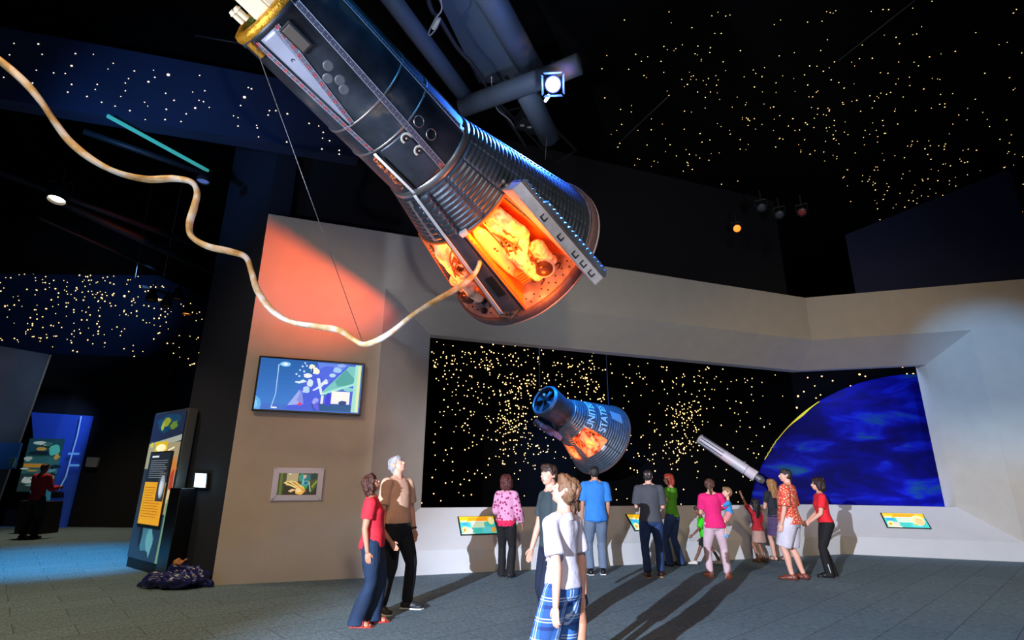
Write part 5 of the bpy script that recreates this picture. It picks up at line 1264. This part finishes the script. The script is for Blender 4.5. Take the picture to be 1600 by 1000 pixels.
        e = MB(); e.sphere(hp_((0, .385, -.237)), tuple(x * h for x in (.10, .028, .026)), 12, 8, R=HRm); e.build('mouth', M('lips', (186, 92, 88), .5), t, smooth=True, local=True)
    # --- hair
    if hair:
        hm = hair['mat']; st = hair['style']; mb = MB()
        def g(p, r): hs(mb, p, r)
        g((0, -.03, .245), (.345, .41, .275)); g((0, -.17, .04), (.345, .31, .36)); g((0, -.25, -.12), (.25, .17, .22))
        if st == 'short': g((0, .20, .36), (.25, .17, .12)); g((.30, .06, .16), (.06, .12, .14)); g((-.30, .06, .16), (.06, .12, .14))
        if st == 'boy': g((0, .18, .38), (.29, .22, .13)); g((.31, .05, .12), (.06, .12, .16)); g((-.31, .05, .12), (.06, .12, .16)); g((.1, .28, .34), (.16, .12, .09))
        if st in ('bob', 'curly', 'long', 'redbob', 'bun', 'ponytail'):
            g((.30, .04, .14), (.10, .24, .24)); g((-.30, .04, .14), (.10, .24, .24)); g((0, .16, .37), (.28, .20, .13))
        if st in ('bob', 'redbob'):
            for s in (-1, 1): g((s * .31, -.02, -.12), (.12, .22, .32))
            g((0, -.30, -.16), (.38, .20, .36)); g((0, -.26, -.40), (.40, .22, .18))
            if st == 'bob': g((.20, -.28, -.50), (.22, .18, .14)); g((-.22, -.26, -.52), (.22, .18, .14))
        if st == 'curly':
            g((0, -.14, .14), (.50, .50, .46)); g((0, -.28, -.24), (.48, .34, .38)); g((.36, -.06, -.15), (.14, .2, .3)); g((-.36, -.06, -.15), (.14, .2, .3))
            rr = random.Random(seed)
            for _ in range(46):
                a = rr.uniform(0, 2 * PI); z = rr.uniform(-.42, .52); q = math.sqrt(max(.1, 1 - ((z - .05) / .62) ** 2)); x_, y_ = .42 * q * math.cos(a), -.16 + .44 * q * math.sin(a)
                if y_ > .12 and z < .3: continue
                s_ = rr.uniform(.07, .12); g((x_, y_, z), (s_, s_, s_))
        if st == 'long':
            for i in range(7): g((0, -.30 - .02 * i, .1 - .22 * i), (.42 + .01 * i, .20, .24))
            for s in (-1, 1):
                for i in range(4): g((s * .33, -.06 - .03 * i, -.02 - .2 * i), (.12, .20, .22))
        if st == 'ponytail':
            g((0, -.52, .10), (.12, .12, .12))
            for i in range(6): g((.01 * i, -.58 - .02 * i + .012 * i * i, .04 - .16 * i), (.12 - .008 * i, .10 - .004 * i, .17))
        if st == 'bun': g((0, -.50, .18), (.17, .15, .16))
        blob(mb, 'hair', hm, t, .0075 if vox < .008 else .009, 1, hair.get('rough', .010), 34, (1, 1, .35), seed=seed)
        if st == 'ponytail':
            e = MB(); e.lathe(hp_((0, -.47, .10)), HRm @ V((0, -1, 0)), [(0, .10 * h), (.03, .105 * h), (.03, .07 * h), (0, .07 * h)], 16); e.build('hair_tie', M('hair_tie_white', (230, 230, 230), .5), t, local=True)
    # --- top garment
    shirt = None
    if top:
        inf = top.get('infl', .014) * k; mb = MB(); a = top.get('hem', -.05); mb.rings(torso(inf, a, 1.055, top.get('flare', .006)), 28)
        # yoke over the shoulders
        for (sh, el, wr, u, f) in (aL, aR):
            mb.cone(nb + V((0, 0, -.004 * H)), sh.lerp(nb, .15) + V((0, 0, .006 * H)), .030 * H + inf * .4, .026 * H + inf * .6, 18)
            sl = top.get('sleeve', .62); c1 = .036 * H * w + inf * .5
            if sl <= 1: e_ = sh.lerp(el, sl); mb.limb([sh], [c1]); mb.cone(sh, e_, c1, .034 * H * w + inf * .9, 20)
            else: mb.limb([sh, el], [c1, .029 * H + inf]); mb.cone(sh, el, c1, .029 * H + inf, 20); mb.cone(el, el.lerp(wr, sl - 1), .029 * H + inf, .022 * H + inf, 20)
        shirt = blob(mb, top.get('name', 'shirt'), top['mat'], t, .0095, 2, top.get('wr', .006), 7, (1, 1, .6), seed=seed + 3)
        if top.get('collar'):
            e = MB(); rg = []
            for d, r, yy in ((-.004, .050, 0), (.010, .046, 0), (.026, .040, .002), (.028, .037, .002), (.008, .040, 0)):
                rg.append((T((0, -.004 * H + yy, shz + (.012 + d) * H)), TR @ V((r * H, 0, 0)), TR @ V((0, r * .95 * H, 0))))
            e.rings(rg, 24, False); e.build('collar', top['mat'], shirt, smooth=True, local=True)
    # --- bottom garment
    if bottom:
        inf = bottom.get('infl', .014) * k; mb = MB(); kind = bottom.get('kind', 'trousers'); m_ = bottom['mat']
        if kind == 'skirt':
            ln = bottom.get('len', .28); z0 = hipz + .03 * H; fl = bottom.get('flare', .03)
            rg = []
            for i in range(7):
                s = i / 6; rg.append((V((0, -.004 * H, z0 - ln * H * s)), V(((.092 + fl * s) * H * w + inf, 0, 0)), V((0, (.066 + fl * s) * H * w + inf, 0))))
            mb.rings(rg, 28); blob(mb, 'skirt', m_, t, .009, 2, .008, 9, (2.2, 2.2, .35), seed=seed)
        else:
            mb.rings(torso(inf, -.19, .14), 26)
            for hp, kn, an, fy in L:
                if kind == 'shorts':
                    e_ = hp.lerp(kn, bottom.get('len', .92)); mb.limb([hp], [thk * 1.14 + inf]); mb.cone(hp, e_, thk * 1.14 + inf, kr * 1.25 + inf * 1.6 + .008, 22)
                else:
                    fl = bottom.get('flare', 1.0); an2 = kn.lerp(an, .97)
                    mb.limb([hp, hp.lerp(kn, .5), kn], [thk * 1.12 + inf, thk * .95 + inf, kr + inf * 1.2]); mb.limb([kn, kn.lerp(an, .5)], [kr + inf * 1.2, kr * .98 + inf * 1.2 * fl]); mb.cone(kn.lerp(an, .5), an2, kr * .98 + inf * 1.2 * fl, ar * 1.25 + inf * 1.5 * fl, 20)
                    if fl > 1.2: mb.cone(an2, V((an.x, an.y, max(.02, an.z - .03 * H))), ar * 1.25 + inf * 1.5 * fl, ar * 1.5 + inf * 1.6 * fl, 20)
            blob(mb, {'shorts': 'shorts', 'trousers': 'trousers'}[kind], m_, t, .0095, 2, bottom.get('wr', .007), 8, (1, 1, .55), seed=seed + 9)
        if bottom.get('belt'):
            e = MB(); rg = torso(inf + .007, .01, .06); rg = [rg[0], rg[-1]]; e.rings(rg, 28, False); b_ = e.build('belt', M('belt_black', (16, 14, 14), .4), t, local=True, solid=.004)
    # --- shoes
    if shoes:
        for i, (hp, kn, an, fy) in enumerate(L):
            R = rotz(D(fy)); o = V((an.x, an.y, an.z - .045 * H)); st = shoes.get('kind', 'shoe'); q = H
            if st == 'shoe':
                mb = MB(); mb.sphere(o + R @ V((0, -.014 * q, .026 * q)), (.027 * q, .033 * q, .030 * q), R=R); mb.sphere(o + R @ V((0, .030 * q, .024 * q)), (.028 * q, .055 * q, .026 * q), R=R); mb.sphere(o + R @ V((0, .082 * q, .017 * q)), (.031 * q, .040 * q, .018 * q), R=R); mb.sphere(o + R @ V((0, -.002 * q, .042 * q)), (.026 * q, .030 * q, .02 * q), R=R)
                s_ = blob(mb, 'shoe', shoes['mat'], t, .007, 2)
                for v in s_.data.vertices: v.co.z = max(v.co.z, o.z + .006)
            if st == 'sandal':
                s_ = t
            mb = MB(); pts = [(-.026, -.04), (.026, -.04), (.028, .02), (.033, .07), (.026, .108), (.0, .122), (-.026, .108), (-.033, .07), (-.028, .02)]
            so = MB().prism([o + R @ V((x * q, y * q, .001)) for x, y in pts], V((0, 0, .016 if st == 'shoe' else .010))).build('sole' if st == 'shoe' else 'sandal', shoes.get('sole', shoes['mat']), s_ if st == 'shoe' else t, bevel=.004, local=True)
            if st == 'sandal':
                e = MB()
                for y0, y1, zz in ((.085, .085, .032), (.055, .05, .044), (-.01, -.02, .05)):
                    e.tube(catmull([o + R @ V((-.030 * q, y0 * q, .008)), o + R @ V((-.018 * q, y0 * q, zz * q)), o + R @ V((.018 * q, y1 * q, zz * q)), o + R @ V((.030 * q, y1 * q, .008))], 5), .0065, 6)
                e.build('strap', shoes['mat'], so, smooth=True, local=True)
    info = dict(t=t, k=k, T=T, L=L, aL=aL, aR=aR, h=h, hp=hp_, HR=HRm, H=H, TR=TR, hipz=hipz, shz=shz)
    return info
def watch(I, side, mat, name='watch'):
    sh, el, wr, u, f = I['aL' if side < 0 else 'aR']; c = wr - f * .012 * I['H']; r = .0165 * I['H']
    e = MB(); e.lathe(c - f * .010, f, [(0, r), (.0, r + .005), (.02, r + .005), (.02, r)], 20); b = e.build(name, mat, I['t'], local=True)
    pn = V((side, 0, 0)); e = MB(); e.cone(c + pn * (r + .002), c + pn * (r + .010), .015, .014, 16); e.build('watch_face', m_steel, b, local=True)

j_blue = cloth('denim_blue', (34, 58, 104), .25); j_dark = cloth('denim_dark', (18, 30, 56), .25); blk = cloth('black_trouser', (12, 12, 18), .2)
red_top = cloth('coral_red', (226, 42, 62)); 
def Y_(px, py): p = gnd(px, py); p.z = 0; return p
R = math.radians
def place(px, py): return Y_(px, py)

I = person('woman in coral red shirt and flared jeans looking up at the capsule', place(572, 976), 1.60, R(-82), 'tan', .135, True, 1.12, lean=-5, head=(4, 24, 0),
       armR=((.10, -.14, -1), (.05, .20, -1)), armL=((-.2, .3, -1), (.1, .6, -.7)), feet=((-.09, .06, 5), (.10, -.10, -6)), hair=dict(style='bob', mat=hair_mat('brown', (70, 36, 26)), rough=.014),
       top=dict(mat=red_top, sleeve=.62, hem=-.10, infl=.018, collar=True, flare=.01), bottom=dict(mat=cloth('denim_teal', (22, 46, 78), .25), flare=2.0, infl=.016), shoes=dict(kind='sandal', mat=M('sandal_red', (220, 60, 50), .4)), vox=.006, belly=.02, seed=1)
I = person('grey haired man in peach t shirt and black jeans gazing up', place(612, 955), 1.84, R(-122), 'fair', .128, False, 1.06, lean=-4, head=(14, 26, 4),
       armL=((-.30, .0, -1), (-.06, .22, -1)), armR=((.06, -.1, -1), (.0, .1, -1)), feet=((-.20, .06, 24), (.16, -.04, -10)), hair=dict(style='short', mat=hair_mat('grey', (168, 170, 178))),
       top=dict(mat=cloth('peach', (214, 172, 146)), sleeve=.78, hem=.07, infl=.020, flare=.0), bottom=dict(mat=cloth('black_denim', (14, 16, 26), .25), infl=.014, belt=True), shoes=dict(mat=M('trainer_dark', (40, 42, 50), .5), sole=M('sole_white', (220, 220, 220), .6)), vox=.006, belly=.02, seed=2)
watch(I, -1, M('watch_black', (16, 16, 18), .4))

def plaid():
    m = bpy.data.materials.new('plaid_blue'); m.use_nodes = True; nt = m.node_tree; b = nt.nodes['Principled BSDF']; b.inputs['Roughness'].default_value = .85
    tc = nt.nodes.new('ShaderNodeTexCoord'); sp = nt.nodes.new('ShaderNodeSeparateXYZ'); nt.links.new(tc.outputs['Object'], sp.inputs[0])
    def N(op, a, b_=None, c=None):
        n = nt.nodes.new('ShaderNodeMath'); n.operation = op
        for i, q in enumerate((a, b_, c)):
            if q is None: continue
            if isinstance(q, (int, float)): n.inputs[i].default_value = q
            else: nt.links.new(q, n.inputs[i])
        return n.outputs[0]
    xy = N('ADD', sp.outputs['X'], N('MULTIPLY', sp.outputs['Y'], .8))
    def stripe(src, per, w_, ph=0): return N('LESS_THAN', N('FRACT', N('ADD', N('DIVIDE', src, per), ph)), w_)
    s1 = N('ADD', stripe(xy, .12, .07), N('ADD', stripe(xy, .12, .07, .16), stripe(sp.outputs['Z'], .13, .06)))
    s1 = N('ADD', s1, N('MULTIPLY', stripe(sp.outputs['Z'], .13, .05, .14), 1.0))
    d1 = N('ADD', stripe(xy, .12, .22, .55), stripe(sp.outputs['Z'], .13, .18, .5))
    cr = nt.nodes.new('ShaderNodeMix'); cr.data_type = 'RGBA'; cr.inputs[6].default_value = lin((50, 104, 176)) + (1,); cr.inputs[7].default_value = lin((24, 50, 110)) + (1,)
    nt.links.new(N('MINIMUM', N('MULTIPLY', d1, .6), 1), cr.inputs[0])
    c2 = nt.nodes.new('ShaderNodeMix'); c2.data_type = 'RGBA'; c2.inputs[7].default_value = lin((200, 216, 236)) + (1,)
    nt.links.new(cr.outputs[2], c2.inputs[6]); nt.links.new(N('MINIMUM', N('MULTIPLY', s1, .7), 1), c2.inputs[0]); nt.links.new(c2.outputs[2], b.inputs['Base Color'])
    return m
p = V((.375, 4.15, 0))
I = person('boy in white polo shirt and blue plaid shorts nearest the camera looking up', p, 1.585, R(46), 'fair', .142, False, .88, lean=-2, head=(16, 24, 0),
       armL=((-.12, -.28, -1), (-.10, -.02, -1)), armR=((.26, .0, -1), (.10, .10, -1)), feet=((-.12, .02, 12), (.12, .0, -12)), hair=dict(style='boy', mat=hair_mat('light_brown', (120, 84, 58))),
       top=dict(mat=cloth('white_lilac', (206, 202, 222)), sleeve=.74, hem=.02, infl=.024, collar=True, wr=.013, flare=.010), bottom=dict(kind='shorts', mat=plaid(), len=.98, infl=.022), shoes=dict(mat=M('trainer_white', (220, 220, 220), .5)), vox=.0055, seed=3)
p = V((.43, 6.1, 0))
I = person('teenage boy in dark green grey t shirt looking left behind the polo shirt boy', p, 1.72, R(112), 'fair', .132, False, .9, lean=0, twist=0, head=(14, 2, 0),
       armL=((-.06, .02, -1), (-.05, .25, -1)), armR=((.16, .15, -1), (.1, .3, -1)), feet=((-.1, .05, 5), (.1, -.05, -5)), hair=dict(style='boy', mat=hair_mat('dark_brown', (58, 38, 30))),
       top=dict(mat=cloth('dark_teal_grey', (52, 66, 72)), sleeve=.72, hem=-.05, infl=.016), bottom=dict(mat=j_dark, infl=.012), shoes=dict(mat=M('trainer_dark', (40, 42, 50), .5)), vox=.006, seed=4)
p = V((.53, 5.05, 0))
I = person('girl with a light brown ponytail almost hidden behind the boy in the white polo', p, 1.40, R(-30), 'tan', .15, True, .74, head=(0, 6, 0),
       armR=((.06, 0, -1), (.02, .1, -1)), armL=((-.06, 0, -1), (.02, .1, -1)), feet=((-.06, 0, 0), (.06, 0, 0)), hair=dict(style='ponytail', mat=hair_mat('mousy_brown', (104, 76, 58))), top=dict(mat=cloth('cream_blouse', (206, 190, 170)), sleeve=.5, hem=-.05), bottom=dict(kind='shorts', mat=j_dark, len=.5), shoes=dict(mat=M('trainer_white', (220, 220, 220), .5)), vox=.0065, seed=5)
pinkf = ramp_mat('cloth_pink_flowers', 'voronoi', 17, [(0, (150, 30, 90)), (.30, (120, 24, 80)), (.34, (214, 150, 186)), (1, (226, 170, 200))], .85, const=True)
I = person('woman in pink flowered blouse and black trousers with curly auburn hair watching the stars', place(790, 902), 1.62, R(-12), 'tan', .132, True, .98, head=(4, 4, 0),
       armL=((-.2, .35, -1), (.1, .9, -.2)), armR=((.28, .05, -1), (.14, .55, -.9)), feet=((-.07, .02, 8), (.08, -.02, -8)), hair=dict(style='curly', mat=hair_mat('auburn', (84, 34, 32)), rough=.02),
       top=dict(mat=pinkf, sleeve=1.75, hem=.08, infl=.030, wr=.009), bottom=dict(mat=blk, flare=1.4), shoes=dict(mat=m_dark), vox=.0072, seed=6)
tr = I['T']; mb = MB()
rg = [(tr((0, -.0, I['hipz'] + z * I['H'])), V((x * I['H'], 0, 0)), V((0, x * .74 * I['H'], 0))) for z, x in ((-.03, .104), (.0, .108), (.05, .104), (.055, .09))]
mb.rings(rg, 28, False); mb.build('crimson_hem', ramp_mat('cloth_crimson_flowers', 'voronoi', 26, [(0, (90, 10, 50)), (.3, (214, 30, 80)), (1, (226, 50, 96))], .85, const=True), I['t'], smooth=True, local=True)
I = person('man in bright blue shirt and grey slacks facing the display behind the boys', place(934, 898), 1.80, R(2), 'tan', .125, False, 1.06, head=(-4, 6, 0),
       armL=((-.13, .05, -1), (.0, .35, -1)), armR=((.13, .05, -1), (-.0, .35, -1)), feet=((-.13, -.02, 10), (.10, .02, -10)), hair=dict(style='short', mat=hair_mat('near_black', (34, 30, 32))),
       top=dict(mat=cloth('bright_blue', (48, 128, 214)), sleeve=.85, hem=-.15, infl=.028, collar=True, wr=.010, flare=.012), bottom=dict(mat=cloth('grey_slacks', (100, 116, 140)), infl=.018), shoes=dict(mat=M('loafer_black', (24, 24, 28), .4), sole=M('sole_white', (220, 220, 220), .6)), vox=.0072, seed=7)
I = person('man in dark grey polo shirt and blue jeans seen from behind', place(1022, 902), 1.74, R(-10), 'fair', .125, False, 1.06, head=(-14, 4, 0),
       armL=((-.14, .2, -1), (.35, .9, .1)), armR=((.14, .2, -1), (-.3, .9, .1)), feet=((-.10, -.06, 14), (.12, .06, -14)), hair=dict(style='short', mat=hair_mat('near_black', (34, 30, 32))),
       top=dict(mat=cloth('charcoal_grey', (70, 72, 80)), sleeve=.85, hem=-.06, infl=.026, collar=True, wr=.009), bottom=dict(mat=j_blue, infl=.014), shoes=dict(mat=M('boot_brown', (60, 40, 32), .5), sole=M('sole_tan', (190, 150, 110), .6)), vox=.0072, seed=8)
I = person('woman in green top and jeans with red hair and black glasses', place(1056, 884), 1.70, R(50), 'fair', .128, True, 1.0, head=(34, 2, 0),
       armR=((.16, .05, -1), (.05, .40, -1)), armL=((-.2, .2, -1), (.1, .7, -.3)), feet=((-.12, .06, 10), (.10, -.08, -10)), hair=dict(style='redbob', mat=hair_mat('red', (150, 48, 24))),
       top=dict(mat=cloth('leaf_green', (84, 160, 28)), sleeve=.45, hem=.0, infl=.014), bottom=dict(mat=j_blue, flare=1.3), shoes=dict(mat=m_dark), vox=.0072, seed=9)
watch(I, 1, M('watch_black', (16, 16, 18), .4)); mb = MB()
for s in (-1, 1): mb.lathe(I['hp']((s * .135, .385, .03)), I['HR'] @ V((0, 1, 0)), [(0, .085 * I['h']), (.004, .085 * I['h']), (.004, .072 * I['h']), (0, .072 * I['h'])], 18)
for s in (-1, 1): mb.tube([I['hp']((s * .22, .385, .03)), I['hp']((s * .34, .28, .03)), I['hp']((s * .36, -.02, .03))], .003, 5)
mb.build('glasses', m_dark, I['t'], local=True)
I = person('woman in magenta t shirt and pale pink trousers carrying a toddler on her hip', place(1124, 903), 1.60, R(-8), 'fair', .13, True, 1.02, side=-2, head=(-16, 2, 0),
       armR=((.45, .35, -.75), (.1, 1, .2)), armL=((-.1, .35, -.9), (.9, .75, .1)), feet=((-.14, .04, 16), (.14, -.06, -16)), hair=dict(style='ponytail', mat=hair_mat('mid_brown', (88, 54, 42))),
       top=dict(mat=cloth('magenta', (222, 24, 110)), sleeve=.7, hem=-.10, infl=.026, wr=.009, flare=.012), bottom=dict(mat=cloth('pale_pink', (206, 176, 186)), infl=.014), shoes=dict(kind='sandal', mat=M('sandal_pink', (220, 130, 120), .5)), vox=.0072, seed=10)
tl = place(1120, 903) + V((.34, .06, .62))
I = person('toddler in blue shirt and blue shoes held on the hip of the woman in magenta', tl, .84, R(70), 'fair', .215, False, 1.15, head=(20, 8, 0),
       legs=(((-.16, .12, .30), (-.20, .10, .08), 0), ((.10, .14, .28), (.14, .10, .06), 0)), armL=((-.2, .8, -.3), (.2, .9, .2)), armR=((.2, .5, -.7), (.1, .9, -.2)),
       hair=dict(style='boy', mat=hair_mat('sandy', (140, 104, 74))), top=dict(mat=cloth('sky_blue', (46, 140, 200)), sleeve=.7, hem=-.05, infl=.022), bottom=dict(kind='shorts', mat=cloth('salmon', (214, 140, 140)), len=.8, infl=.02), shoes=dict(mat=M('shoe_bright_blue', (50, 150, 214), .5)), vox=.0065, seed=11)
I = person('small child in neon green shirt striding out behind the woman in magenta', place(1106, 884), 1.10, R(80), 'deep', .17, False, 1.25, lean=10, head=(20, 0, 0),
       armL=((-.3, .5, -.8), (-.2, .6, -.5)), armR=((.3, -.3, -1), (.1, .1, -1)), feet=((-.08, .26, 5), (.08, -.26, -5)), hair=dict(style='boy', mat=hair_mat('dark_brown', (58, 38, 30))),
       top=dict(mat=cloth('neon_green', (60, 220, 30)), sleeve=.8, hem=-.12, infl=.022), bottom=dict(kind='shorts', mat=blk, len=.8), shoes=dict(mat=M('trainer_cream', (224, 214, 206), .5)), vox=.0065, seed=12)
I = person('small girl in dark red top and tan skirt pointing up at the planet', place(1190, 878), 1.22, R(22), 'brown', .16, True, .98, head=(20, 10, 0),
       armL=((-.35, .35, .85), (-.15, .35, 1)), armR=((.12, .1, -1), (.05, .3, -1)), feet=((-.08, 0, 8), (.08, 0, -8)), hair=dict(style='long', mat=hair_mat('black', (22, 18, 20))),
       top=dict(mat=cloth('dark_red', (170, 20, 36)), sleeve=.9, hem=-.02, infl=.02), bottom=dict(kind='skirt', mat=cloth('tan_skirt', (176, 140, 130)), len=.22, flare=.03), shoes=dict(kind='sandal', mat=M('sandal_brown', (90, 60, 50), .5)), vox=.0068, seed=13)
strp = ramp_mat('cloth_purple_stripes', 'wavez', 14, [(0, (46, 32, 76)), (.5, (92, 60, 120)), (.62, (190, 170, 200)), (.75, (70, 40, 90))], .85, const=True, stretch=(.2, .2, 1))
I = person('woman with long straight blonde hair, dark top and purple striped skirt', place(1220, 876), 1.62, R(15), 'fair', .13, True, 1.0, head=(10, 4, 0),
       armL=((-.1, .3, -1), (.2, .8, -.2)), armR=((.16, .1, -1), (.05, .3, -1)), feet=((-.10, .04, 8), (.10, -.04, -8)), hair=dict(style='long', mat=hair_mat('blonde', (172, 122, 76)), rough=.008),
       top=dict(mat=cloth('dark_floral_top', (34, 36, 48), .5), sleeve=.6, hem=.0, infl=.018), bottom=dict(kind='skirt', mat=strp, len=.25, flare=.035), shoes=dict(kind='sandal', mat=M('sandal_black', (30, 26, 26), .5)), vox=.0072, seed=14)
hw = ramp_mat('cloth_red_cream_leaf', 'voronoi', 26, [(0, (236, 206, 170)), (.24, (236, 196, 150)), (.34, (206, 50, 44)), (.55, (214, 66, 54)), (.7, (232, 150, 110))], .85, distort=0, const=True)
I = person('dark haired man in red and cream patterned shirt and pale shorts facing the planet', place(1246, 906), 1.78, R(50), 'fair', .128, False, 1.16, lean=-3, head=(22, 2, 0),
       armL=((-.22, .05, -1), (-.02, .30, -1)), armR=((.2, .0, -1), (.1, .2, -1)), feet=((-.12, .04, 8), (.12, -.08, -6)), hair=dict(style='short', mat=hair_mat('near_black', (34, 30, 32))),
       top=dict(mat=hw, sleeve=.92, hem=-.10, infl=.034, collar=True, wr=.010, flare=.02), bottom=dict(kind='shorts', mat=cloth('pale_khaki', (206, 200, 214)), len=.98, infl=.030, wr=.010), shoes=dict(mat=M('loafer_brown', (116, 56, 44), .4), sole=M('sole_dark', (40, 26, 24), .6)), vox=.0072, belly=.03, seed=15)
I = person('woman in scarlet t shirt and black trousers with curly dark hair, rightmost visitor', place(1303, 902), 1.63, R(72), 'fair', .132, True, 1.04, lean=4, head=(10, 8, 0),
       armL=((-.06, .22, -1), (.30, .75, -.62)), armR=((.06, .22, -1), (-.30, .75, -.62)), feet=((-.09, .08, 6), (.09, -.02, -6)), hair=dict(style='curly', mat=hair_mat('black_brown', (40, 20, 22)), rough=.016),
       top=dict(mat=cloth('scarlet', (224, 30, 44)), sleeve=.66, hem=.06, infl=.016), bottom=dict(mat=blk, flare=1.25, infl=.014), shoes=dict(mat=m_dark), vox=.0072, seed=16)
mb = MB(); hp, kn, an, fy = I['L'][0]
mb.tube([V((an.x - .062, an.y - .02, .05)), V(((kn.lerp(an, .5)).x - .066, kn.lerp(an, .5).y - .01, kn.lerp(an, .5).z - .05))], .006, 6); mb.build('trouser_piping', M('piping_white', (230, 230, 230), .6), I['t'], local=True)
I = person('distant person in red sweater and black trousers viewing the blue exhibit panel', place(42, 842), 1.86, R(-6), 'brown', .12, False, 1.02, head=(-6, 2, 0),
       armL=((-.2, .3, -1), (.1, .9, .1)), armR=((.2, .3, -1), (-.1, .9, .1)), feet=((-.17, 0, 8), (.14, 0, -8)), hair=dict(style='short', mat=hair_mat('auburn', (84, 34, 32))),
       top=dict(mat=cloth('crimson_sweater', (190, 26, 40)), sleeve=1.8, hem=-.05, infl=.024, wr=.01), bottom=dict(mat=blk, infl=.024, flare=1.2), shoes=dict(mat=m_dark), vox=.0085, face=False, seed=17)
